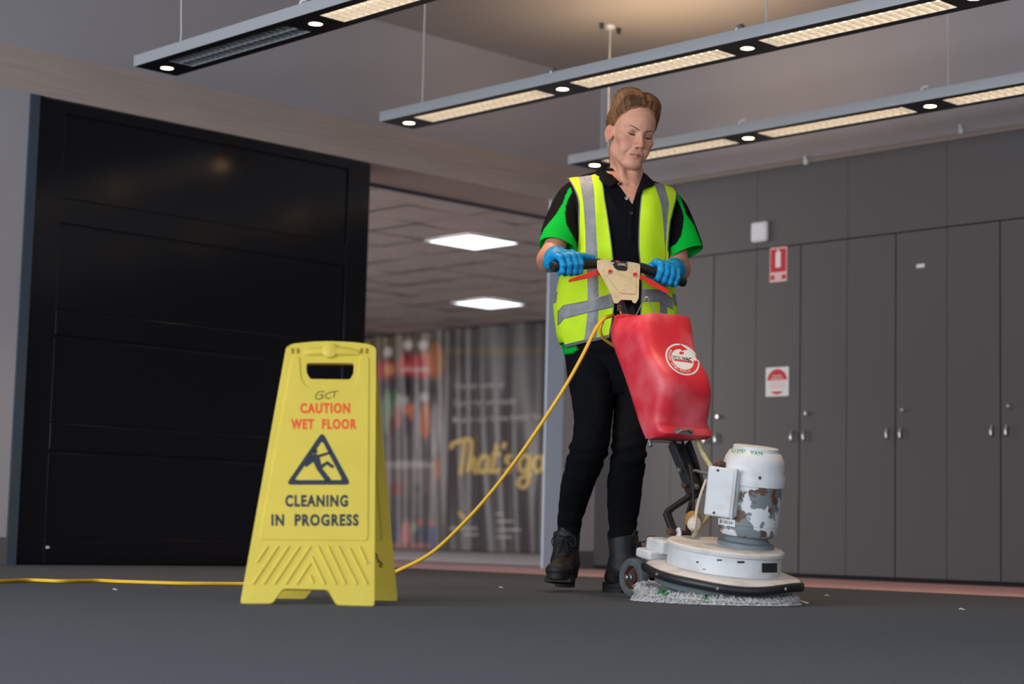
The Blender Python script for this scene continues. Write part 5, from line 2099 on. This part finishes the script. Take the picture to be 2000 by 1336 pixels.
sleeve(((1140, 366, 20, 6.21), (1119, 381, 27, 6.20), (1107, 405, 31, 6.18), (1098, 435, 33, 6.15), (1091, 462, 35, 6.12), (1088, 484, 36.5, 6.10)), GPOLY[0], 0.10)
sleeve(((1292, 382, 20, 6.21), (1308, 394, 24, 6.21), (1319, 416, 29, 6.20), (1327, 446, 32, 6.19), (1334, 474, 34, 6.18), (1339, 497, 35.5, 6.17)), GPOLY[1], -0.22)
wv = np.array([v[:] for v in b.v])
dsp = fnoise(wv, 42, 2) * 0.0022 + fnoise(wv, 95, 5) * 0.0009
ctr = np.array([L(1216, 480, YT)[:]])
nn = wv - ctr
nn[:, 2] *= 0.2
nn /= np.linalg.norm(nn, axis=1)[:, None] + 1e-6
b.v = [Vector(p) for p in wv + nn * dsp[:, None]]
polo = wpart(b, 'polo_shirt', m_polo, attr=scols, smooth=180)

# skin showing in the open neck, placket edge and collar leaves


def patch(name, polys, m, off, parent=None, thick=0.003, rows=14):
    """polys: left and right pixel curves; surface draped on the torso between them"""
    Lc, Rc = [resample([(*p, 0) for p in c], rows) for c in polys]
    b = MB()
    g_ = []
    for a, c in zip(Lc, Rc):
        g_.append([drape(a.x + (c.x - a.x) * k / 10, a.y + (c.y - a.y) * k / 10, off) for k in range(11)])
    b.grid(g_)
    return wpart(b, name, m, parent, solid=thick, smooth=180)


m_navyp = mat('polo_collar_fabric', srgb(15, 15, 20), 0.9, spec=0.12, var=0.15, vscale=300, bump=0.10, bscale=450)
m_chest = mat('chest_skin', srgb(204, 144, 118), 0.55, var=0.10, vscale=60, sss=0.1)
patch('open_neck', ([C8(800, 300), C8(880, 400), C8(960, 480), C8(1030, 580), C8(1085, 658)], [C8(1200, 300), C8(1180, 400), C8(1150, 480), C8(1115, 580), C8(1087, 660)]), m_chest, 0.005, None, 0.002)
# collar: a folded leaf each side, standing at the neck and turned over


def collar(curve_in, curve_out, offs_in, offs_out):
    I, U = resample([(*p, 0) for p in curve_in], 16), resample([(*p, 0) for p in curve_out], 16)
    b = MB()
    g_ = []
    for k in range(16):
        a, c = I[k], U[k]
        row = []
        oi, oo = np.interp(k / 15, np.linspace(0, 1, len(offs_in)), offs_in), np.interp(k / 15, np.linspace(0, 1, len(offs_out)), offs_out)
        for j in range(7):
            f_ = j / 6
            row.append(L(a.x + (c.x - a.x) * f_, a.y + (c.y - a.y) * f_, oi + (oo - oi) * f_ - 0.012 * math.sin(math.pi * f_)))
        g_.append(row)
    b.grid(g_)
    return wpart(b, 'collar_leaf', m_navyp, polo, solid=0.004, smooth=180)


yd = lambda px, py, o_: drape(px, py, o_).y
collar([(1182, 320), (1187, 330), (1197, 343), (1209, 354.5)], [(1173, 324), (1163.5, 337), (1175, 355), (1189, 366)], (6.20, 6.145, 6.105, 6.078), (6.195, 6.135, 6.085, 6.066))
collar([(1250, 331), (1252.5, 343), (1249.5, 358), (1244, 379)], [(1259, 337), (1278, 357), (1273, 363.5), (1254, 371)], (6.17, 6.125, 6.09, 6.070), (6.18, 6.10, 6.075, 6.064))
b = MB()
b.tube(resample([drape(*C8(790, 236), 0.0) + Vector((0, 0.03, 0)), L(*C8(780, 250), 6.20), L(*C8(760, 262), 6.21)], 8), 0.006, 8, flat=0.4)
wpart(b, 'collar_stand', m_navyp, polo, smooth=180)
# placket, buttons
b = MB()
g_ = []
for k in range(15):
    y = 398 + (470 - 398) * k / 14
    xm_ = 1234.5 - 0.03 * (y - 398)
    g_.append([drape(xm_ + dx, y, 0.0048) for dx in (-7, -3, 1, 5)])
b.grid(g_)
wpart(b, 'placket', m_navyp, polo, solid=0.002, smooth=180)


def button(px, py, r_, m, off):
    p = drape(px, py, off)
    n_ = (Vector((0, 0, H)) - p).normalized()
    b = MB()
    b.lathe([(r_ * 0.35, 0.0005), (r_ * 0.5, 0.0014), (r_ * 0.9, 0.0022), (r_, 0.001), (r_, -0.001)], 16, M=Matrix.Translation(p) @ n_.to_track_quat('Z', 'Y').to_matrix().to_4x4(), cap0=False)
    wpart(b, 'button', m, polo)


button(*C8(1022, 597), 0.0062, m_button, 0.012)
button(*C8(1074, 757), 0.0055, m_button2, 0.010)
button(*C8(958, 440), 0.0052, m_button2, 0.014)

# ---- hi-vis vest: two front panels and a back, stripes as strips of the panels
NR = 150


def voff(x, y):
    return 0.012 + 0.004 * math.sin(x * 0.11 + 0.5 * math.sin(y * 0.03)) + 0.003 * math.sin(x * 0.05 - y * 0.045)


def waist_tape(top, bot, x0, x1):
    top, bot = np.array(top), np.array(bot)
    g_ = []
    for k in range(61):
        x = x0 + (x1 - x0) * k / 60
        yt, yb = np.interp(x, top[:, 0], top[:, 1]), np.interp(x, bot[:, 0], bot[:, 1])
        g_.append([drape(x, yt + (yb - yt) * j / 8, voff(x, yt + (yb - yt) * j / 8) + 0.0022) for j in range(9)])
    b = MB()
    b.grid(g_)
    return wpart(b, 'waist_tape', m_reflect, vest, solid=0.0015, smooth=180)


def vest_panel(cols, bands, name, hemcurve=None):
    """cols: pixel curves from inner edge to outer edge with material between; bands: (curve_top, curve_bottom) pixel curves of the waist tape"""
    curves = [resample([(*p, 0) for p in c], NR) for c, _ in cols]
    rows = []
    mats_ = []
    sub = 6
    for i in range(NR):
        row = []
        for j in range(len(curves) - 1):
            for k in range(sub):
                a, c = curves[j][i], curves[j + 1][i]
                f_ = k / sub
                row.append((a.x + (c.x - a.x) * f_, a.y + (c.y - a.y) * f_))
        row.append((curves[-1][i].x, curves[-1][i].y))
        rows.append(row)
    bt = [np.array(q) for q in bands]
    pts3 = []
    for i, row in enumerate(rows):
        r3 = []
        for (x, y) in row:
            p = drape(x, y, voff(x, y))
            r3.append(p)
        pts3.append(r3)

    def fm(i, j):
        x = (rows[i][j][0] + rows[i + 1][j + 1][0]) / 2
        y = (rows[i][j][1] + rows[i + 1][j + 1][1]) / 2
        m_ = cols[j // sub][1]
        if i >= NR - 4:
            return 2
        if m_ == 2 and j // sub >= 3 and y > 492:
            m_ = 0
        return m_
    b = MB()
    b.grid(pts3, fm=fm)
    return wpart(b, name, [m_hivis, m_reflect, m_bind], vest, solid=0.003, smooth=180)


vest = wpart(MB(), 'hi_vis_vest', m_hivis) if False else empty('hi_vis_vest', (0, 0, 0))
vest.parent = woman
YB_ = [(1164, 340), (1176.5, 352), (1182, 388), (1189, 433), (1198, 505), (1200, 560), (1199, 605), (1190, 660)]
sh = lambda c, d: [(x + d, y) for x, y in c]
vest_panel([(YB_, 2), (sh(YB_, -2.4), 0),
            ([(1155, 342), (1160, 370), (1163, 424), (1167, 497), (1169, 560), (1169, 610), (1165, 666)], 1),
            ([(1129, 345), (1137, 381), (1142, 433), (1144, 490), (1147, 560), (1147, 612), (1140, 670)], 0),
            (sh([(1108, 347), (1119, 366), (1128, 391), (1129, 424), (1124, 487), (1093, 555), (1087, 612), (1104, 679)], 3.2), 2),
            ([(1108, 347), (1119, 366), (1128, 391), (1129, 424), (1124, 487), (1093, 555), (1087, 612), (1104, 679)], 0)],
           ([(1080, 612), (1088, 609), (1100, 596), (1147, 587), (1197, 571), (1205, 570)], [(1080, 638), (1091, 635), (1100, 623), (1147, 611), (1198, 600), (1205, 599)]), 'vest_front')
RB_ = [(1262, 357), (1254, 368), (1248, 424), (1246.6, 478), (1249, 512), (1252, 560), (1251, 600), (1248, 655)]
vest_panel([(RB_, 2), (sh(RB_, 2.4), 0),
            ([(1277, 357), (1291.5, 402), (1297, 460), (1299, 499), (1291, 545), (1289, 590), (1289, 655)], 1),
            ([(1297, 359), (1306, 395), (1303.5, 433), (1300, 495), (1300.5, 545), (1303, 590), (1304, 655)], 0),
            (sh([(1318, 367), (1323, 380), (1315, 415), (1309.5, 440), (1306, 495), (1311, 560), (1317, 605), (1320, 655)], -2.6), 2),
            ([(1318, 367), (1323, 380), (1315, 415), (1309.5, 440), (1306, 495), (1311, 560), (1317, 605), (1320, 655)], 0)],
           ([(1240, 562), (1253, 563), (1289, 566), (1310, 580), (1325, 588)], [(1240, 588), (1253, 589), (1289, 590), (1314, 605), (1325, 612)]), 'vest_front')
waist_tape([(1080, 612), (1088, 609), (1100, 596), (1147, 587), (1197, 571), (1205, 570)], [(1080, 638), (1091, 635), (1100, 623), (1147, 611), (1198, 600), (1205, 599)], 1089, 1196.5)
waist_tape([(1240, 562), (1253, 563), (1289, 566), (1310, 580), (1325, 588)], [(1240, 588), (1253, 589), (1289, 590), (1314, 605), (1325, 612)], 1254.5, 1314)
# back of the vest
b = MB()
g_ = []
for i, y in enumerate((348, 358, 370, 390, 420, 455, 490, 520, 550, 571, 575, 598, 602, 630, 655, 675)):
    z = L(1215, y, YT).z
    xc, w, df, db = torso(z)
    row = []
    wi = 1.0 if y > 500 else 0.90
    e0 = 0.42 if y > 500 else 0.0
    for k in range(33):
        t = -e0 + (math.pi + 2 * e0) * k / 32
        c, s_ = -math.cos(t), math.sin(t)
        row.append(Vector((xc + (w + 0.0105) * math.copysign(abs(c) ** (2 / 2.3), c) * wi, YT + ((db if s_ > 0 else df) + 0.0105) * math.copysign(abs(s_) ** (2 / 2.3), s_), z)))
    g_.append(row)
b.grid(g_, fm=lambda i, j: 1 if i in (10,) or (j in (9, 10, 21, 22)) else 0)
wpart(b, 'vest_back', [m_hivis, m_reflect, m_bind], vest, solid=0.003, smooth=180)

# ---- trousers: hip loft and two legs
b = MB()
hipz = [L(1215, y, YT).z for y in (670, 690, 715, 745, 775, 800)]
b.rings([[Vector((p.x, p.y, z)) for p in torso_ring(z, 0.0 if k > 0 else -0.006)] for k, z in enumerate(hipz[:4])] + [[Vector((WB.x + (p.x - WB.x) * s_, p.y, z)) for p in torso_ring(hipz[3], -0.004)] for z, s_ in ((hipz[4], .92),)])


def leg(rows, n=36):
    R_ = []
    for k, (py, xl, xr, yc_, dp) in enumerate(rows):
        a, c = L(xl, py, yc_), L(xr, py, yc_)
        ctr_, hw_ = (a + c) / 2, (c - a).length / 2
        R_.append((ctr_, hw_, dp))
    C = resample([r_[0] for r_ in R_], 70)
    s0 = [0.0]
    for i in range(1, len(R_)):
        s0.append(s0[-1] + (R_[i][0] - R_[i - 1][0]).length)
    s0 = np.array(s0) / s0[-1]
    ss_ = np.linspace(0, 1, 70)
    W_ = np.interp(ss_, s0, [r_[1] for r_ in R_])
    D_ = np.interp(ss_, s0, [r_[2] for r_ in R_])
    rings = []
    for i, p in enumerate(C):
        rg = []
        for k in range(n):
            t = 2 * math.pi * k / n
            pt = Vector((p.x + W_[i] * math.cos(t), p.y + D_[i] * math.sin(t), p.z))
            rg.append(pt)
        rings.append(rg)
    return rings


LEG1 = [(690, 1106, 1212, 6.19, .105), (740, 1111, 1208, 6.16, .10), (777, 1116, 1201, 6.13, .092), (823, 1121, 1195, 6.09, .078), (850, 1119, 1192, 6.07, .070), (875, 1112, 1189, 6.06, .066), (893, 1108, 1184, 6.07, .062), (920, 1101, 1173, 6.10, .060), (956, 1094, 1158, 6.14, .058), (990, 1091, 1146, 6.18, .050), (1020, 1088.5, 1136, 6.20, .043), (1040, 1088, 1133, 6.21, .040), (1062, 1088, 1130, 6.215, .038)]
LEG2 = [(690, 1205, 1318, 6.20, .105), (740, 1203, 1306, 6.17, .10), (777, 1200, 1292, 6.15, .09), (830, 1197, 1274, 6.12, .076), (866, 1195, 1263, 6.10, .068), (890, 1194, 1262, 6.095, .064), (909, 1191, 1260, 6.10, .060), (940, 1186, 1256, 6.13, .058), (991, 1186, 1250, 6.17, .052), (1026, 1189, 1243, 6.18, .045), (1047, 1189, 1241, 6.182, .043), (1070, 1190, 1242, 6.185, .042)]
for rows, kx in ((LEG1, 0.62), (LEG2, 0.66)):
    rg = leg(rows)
    out = []
    N_ = len(rg)
    for i, r_ in enumerate(rg):
        c_ = sum(r_, Vector()) / len(r_)
        py = PX(c_)[1]
        amp = 0.0026 * math.exp(-((py - 890) / 34) ** 2) + 0.0022 * math.exp(-((py - 1030) / 18) ** 2) + 0.0022 * math.exp(-((py - 720) / 40) ** 2) + 0.0006
        out.append([c_ + (p - c_) * (1 + (amp * (math.sin(py * 0.17 + 2.6 * math.sin(2 * math.pi * k / len(r_) + 0.7) + 1.3 * math.sin(py * 0.05)) + 0.6 * math.sin(py * 0.33 - 2.5 * math.cos(2 * math.pi * k / len(r_))))) / max((p - c_).length, 0.02)) for k, p in enumerate(r_)])
    b.rings(out, 0, True, True)
trous = wpart(b, 'trousers', m_trouser, smooth=180)
for curve in ([(1160, 700), (1166, 760), (1168, 820), (1163, 870), (1150, 920), (1128, 990), (1116, 1028)],):
    b = MB()
    pts = []
    for x, y in curve:
        rows = LEG1
        yy = [r_[0] for r_ in rows]
        yc_ = np.interp(y, yy, [r_[3] for r_ in rows]) - np.interp(y, yy, [r_[4] for r_ in rows]) * 0.985
        pts.append(L(x, y, yc_))
    b.tube(resample(pts, 30), 0.0012, 5)
    wpart(b, 'leg_seam', m_trouser, trous, smooth=180)

# ---- boots


def boot(name, heel, toe, shaft_top, shaft_bot, r_top, r_bot, lift):
    """heel, toe: floor points of the sole ends; shaft: centres"""
    d = (toe - heel)
    ln = d.length
    f_ = d.normalized()
    s_ = Vector((f_.y, -f_.x, 0)).normalized()
    up_ = s_.cross(f_).normalized()
    if up_.z < 0:
        up_ = -up_
    o_ = heel
    Pt = lambda x, y, z: o_ + f_ * x + s_ * y + up_ * z
    sh_b = Pt(0.070, 0, 0.085)

    def sdf(P):
        d_ = sd_cone(P, A3(shaft_top), A3(sh_b), r_top, r_bot)
        d_ = smin(d_, sd_cone(P, A3(Pt(0.042, 0, 0.050)), A3(Pt(0.056, 0, 0.080)), 0.041, 0.045), 0.02)
        d_ = smin(d_, sd_cone(P, A3(Pt(0.090, 0, 0.072)), A3(Pt(0.185, 0, 0.052)), 0.040, 0.034), 0.03)
        q = sd_ell(P - A3(Pt(0.215, 0, 0.044)), (0, 0, 0), (0.046, 0.045, 0.030), None if False else np.array([[f_.x, s_.x, up_.x], [f_.y, s_.y, up_.y], [f_.z, s_.z, up_.z]]))
        d_ = smin(d_, q, 0.02)
        bt_ = (P - A3(Pt(0, 0, 0.026))) @ A3(up_)
        d_ = smax(d_, -bt_, 0.006)
        ta = (shaft_top - sh_b).normalized()
        tp = (P - A3(shaft_top)) @ A3(ta)
        fr = np.clip(((P - A3(shaft_top)) @ A3(f_)) / 0.05, -1, 1)
        d_ = smax(d_, tp - 0.006 * fr, 0.004)
        inn = sd_cone(P, A3(shaft_top + ta * 0.04), A3(shaft_top - ta * 0.006), r_top - 0.007, r_top - 0.010)
        d_ = smax(d_, -inn, 0.003)
        return d_
    pts = [shaft_top, sh_b, Pt(0, 0, 0), Pt(ln, 0, 0)]
    lo_ = np.min([A3(p) for p in pts], 0) - 0.075
    hi_ = np.max([A3(p) for p in pts], 0) + 0.075
    V, Fq = snet(sdf, lo_, hi_, 0.0036)
    V = smooth_verts(V, Fq, 1, 0.4)
    up_o = np_part(V, Fq, name, m_boot)
    tree = BVHTree.FromPolygons([Vector(v) for v in V], [tuple(int(i) for i in q) for q in Fq])
    # sole: welt outline with lugs
    n = 40
    out = []
    for k in range(n):
        t = 2 * math.pi * k / n
        c, s = math.cos(t), math.sin(t)
        x = ln / 2 + (ln / 2 + 0.006) * math.copysign(abs(c) ** 0.8, c)
        hw_ = np.interp(x, [0, 0.05, 0.11, 0.19, ln], [0.034, 0.037, 0.034, 0.047, 0.040])
        out.append((x, hw_ * math.copysign(abs(s) ** 0.75, s)))
    b = MB()
    b.rings([[Pt(x, y, 0.014) for x, y in out], [Pt(x, y * 1.04, 0.016) for x, y in out], [Pt(x, y * 1.04, 0.026) for x, y in out], [Pt(x, y * 0.97, 0.033) for x, y in out]])
    so_ = wpart(b, 'sole', m_sole, up_o, smooth=40)
    b = MB()
    hl = [(x, y) for x, y in out if x < 0.078]
    hl.sort(key=lambda q: math.atan2(q[1], q[0] - 0.04))
    b.rings([[Pt(min(x, 0.075), y, 0.0) for x, y in hl], [Pt(min(x, 0.075), y, 0.016) for x, y in hl]])
    wpart(b, 'heel_block', m_sole, so_, smooth=30)
    for k in range(7):
        x = 0.105 + k * 0.022
        for sg in (-1, 1):
            hw_ = np.interp(x, [0, 0.05, 0.11, 0.19, ln], [0.034, 0.037, 0.034, 0.047, 0.040])
            b = MB()
            Mx = Matrix(((f_.x, s_.x, up_.x, o_.x), (f_.y, s_.y, up_.y, o_.y), (f_.z, s_.z, up_.z, o_.z), (0, 0, 0, 1)))
            b.box((x - 0.0065, 0.0 if sg > 0 else -hw_ * 1.02, 0.006), (x + 0.0065, hw_ * 1.02 if sg > 0 else 0.0, 0.018), 0, Mx)
            wpart(b, 'tread_lug', m_sole, so_, smooth=0)
    # lacing down the front of the shaft and over the instep
    ta = (shaft_top - sh_b).normalized()

    def surf(h_, yy):
        """point on the boot front at height fraction h_ (1 top .. 0 instep), sideways yy"""
        if h_ >= 0.25:
            k = (h_ - 0.25) / 0.75
            c = sh_b.lerp(shaft_top, 0.12 + 0.80 * k)
            dr = f_
        else:
            k = h_ / 0.25
            c = Pt(0.135 - 0.055 * k, 0, 0.05 + 0.02 * k)
            dr = (f_ * (0.45 + 0.4 * k) + up_ * (0.9 - 0.5 * k)).normalized()
        src = c + dr * 0.16 + s_ * yy
        hit = tree.ray_cast(src, -dr)
        return (hit[0] + dr * 0.0028) if hit[0] is not None else c + dr * 0.05 + s_ * yy
    b = MB()
    NL = 7
    for k in range(NL):
        h0, h1 = 0.93 - 0.85 * k / NL, 0.93 - 0.85 * (k + 1) / NL
        b.tube([surf(h0, -0.019), surf(h0, 0), surf(h0, 0.019)], 0.0026, 6)
        b.tube([surf(h0, -0.018), surf((h0 + h1) / 2, 0.0) + f_ * 0.003, surf(h1, 0.018)], 0.0022, 6)
        b.tube([surf(h0, 0.018), surf((h0 + h1) / 2, 0.0) + f_ * 0.0045, surf(h1, -0.018)], 0.0022, 6)
    kn = surf(0.90, 0) + f_ * 0.007
    for sg in (-1, 1):
        lp_ = [kn, kn + s_ * sg * 0.022 + f_ * 0.008 + up_ * 0.008, kn + s_ * sg * 0.040 - up_ * 0.008 + f_ * 0.006, kn + s_ * sg * 0.036 - up_ * 0.030 + f_ * 0.004, kn + s_ * sg * 0.018 - up_ * 0.018 + f_ * 0.004, kn]
        b.tube(resample(lp_, 20), 0.0021, 6)
        b.tube(resample([kn, kn + s_ * sg * 0.012 - up_ * 0.03 + f_ * 0.008, kn + s_ * sg * 0.020 - up_ * 0.075 + f_ * 0.006], 10), 0.0020, 6)
    o = wpart(b, 'laces', m_lace, up_o, smooth=180)
    o['kind'] = 'stuff'
    b = MB()
    g_ = []
    for k in range(8):
        f2 = k / 7
        w_ = 0.026 * (1 - 0.25 * f2)
        c = surf(0.93, 0) - f_ * 0.008 + ta * (0.040 * f2) + f_ * 0.010 * f2
        g_.append([c + s_ * (w_ * (j / 6 * 2 - 1)) - f_ * 0.010 * (j / 6 * 2 - 1) ** 2 for j in range(7)])
    b.grid(g_)
    wpart(b, 'tongue', m_boot, up_o, solid=0.004, smooth=180)
    b = MB()
    lp0 = shaft_top - f_ * (r_top - 0.001)
    b.tube([lp0 - ta * 0.02, lp0 + ta * 0.012 - f_ * 0.004, lp0 + ta * 0.018, lp0 - ta * 0.015 + f_ * 0.003], 0.004, 6, flat=0.5)
    wpart(b, 'pull_loop', m_lace, up_o, smooth=180)


# stepping boot, toe lifted towards the lens; planted boot seen from its side
h1 = Vector((L(1108, 1150, 6.26).x, 6.26, 0.010))
t1 = Vector((L(1086, 1150, 6.00).x, 5.995, 0.030))
boot('boot', h1, t1, L(1107, 1042, 6.215), None, 0.046, 0.043, 0)
h2 = Vector((L(1181, 1157, 6.20).x, 6.205, 0.0))
t2 = h2 + Vector((0.235, -0.115, 0.0))
boot('boot', h2, t2, L(1217, 1050, 6.185), None, 0.052, 0.046, 0)

# ---- gloved hands closed on the grips


def glove(name, c, eb, wrist, elbow, roll, fing_sp=0.0222, thumb_up=True):
    """c: point on the grip axis under the middle of the palm; eb: grip direction towards the thumb"""
    eb = eb.normalized()
    eo = cn.copy()
    eo = (eo - eb * eo.dot(eb)).normalized()      # outwards (to the lens)
    eu = eb.cross(eo)
    if eu.z < 0:
        eu = -eu
    cr, sr = math.cos(roll), math.sin(roll)
    eo, eu = eo * cr + eu * sr, eu * cr - eo * sr
    Pt = lambda bb, oo, u_: A3(c + eb * bb + eo * oo + eu * u_)
    rb = 0.0158
    offs = [-1.62, -0.55, 0.52, 1.52]              # little .. index
    scl = [0.84, 0.96, 1.0, 0.97]
    mcp = []

    def sdf(P):
        # back of the hand / palm
        d = None
        for k in range(4):
            bb = offs[k] * fing_sp
            s = scl[k]
            e = sd_cone(P, Pt(bb * 0.75 + 0.002, -0.046, 0.040), Pt(bb, 0.006, 0.036 + 0.003 * s), 0.0185, 0.0140 * s)
            d = e if d is None else smin(d, e, 0.012)
        d = smin(d, sd_cone(P, Pt(-0.012, -0.030, 0.018), Pt(0.016, -0.026, 0.016), 0.013, 0.013), 0.014)
        d = smin(d, sd_cone(P, A3(wrist), Pt(0.0, -0.046, 0.036), 0.0300, 0.029), 0.022)
        fs_ = None
        for k in range(4):
            bb = offs[k] * fing_sp
            s = scl[k]
            r_ = 0.0100 * s
            pp = [Pt(bb, 0.004, 0.0370), Pt(bb + 0.0004, 0.0275 * s + 0.001, 0.0170), Pt(bb + 0.0004, 0.0250 * s, -0.0085), Pt(bb, 0.0075, -0.0270 * s), Pt(bb, -0.008, -0.0245 * s)]
            e = sd_path(P, pp, [0.0130 * s, 0.0120 * s, 0.0112 * s, 0.0106 * s, 0.0094 * s], 0.006)
            fs_ = e if fs_ is None else smin(fs_, e, 0.0030)
        d = smin(d, fs_, 0.006)
        if thumb_up:
            tp = [Pt(0.026, -0.034, 0.024), Pt(0.050, -0.004, 0.028), Pt(0.076, 0.003, 0.0270), Pt(0.114, 0.004, 0.0205)]
        else:
            tp = [Pt(0.026, -0.036, 0.022), Pt(0.046, -0.022, 0.020), Pt(0.066, -0.016, 0.021), Pt(0.086, -0.014, 0.020)]
        d = smin(d, sd_path(P, tp, [0.015, 0.0125, 0.0112, 0.0090], 0.006), 0.008)
        # rolled cuff
        ax = (elbow - wrist).normalized()
        ce = wrist + ax * 0.045
        d = smin(d, sd_cone(P, A3(wrist), A3(ce), 0.0325, 0.0400), 0.012)
        d = smax(d, (P - A3(ce)) @ A3(ax) - 0.004, 0.003)
        d = d + 0.0006 * fnoise(P, 230, 3) + 0.0006 * fnoise(P, 420, 1)
        return d
    lo_ = np.min([A3(c), A3(wrist), A3(wrist + (elbow - wrist).normalized() * 0.05), Pt(0.12, 0, 0), Pt(-0.06, 0, 0)], 0) - 0.065
    hi_ = np.max([A3(c), A3(wrist), A3(wrist + (elbow - wrist).normalized() * 0.05), Pt(0.12, 0, 0), Pt(-0.06, 0, 0)], 0) + 0.065
    V, Fq = snet(sdf, lo_, hi_, 0.0022)
    return np_part(V, Fq, name, m_glove)


gl1 = (GL[1] - GL[0]).normalized()
c1 = GL[0].lerp(GL[1], (1107 - 1078) / 94)
glove('glove', c1, gl1, WR1, EL1, 0.0)
gl2 = (GR[0] - GR[1]).normalized()
c2 = GR[0].lerp(GR[1], (1298 - 1247) / 90)
glove('glove', c2, gl2, WR2, EL2, 0.0, thumb_up=False)
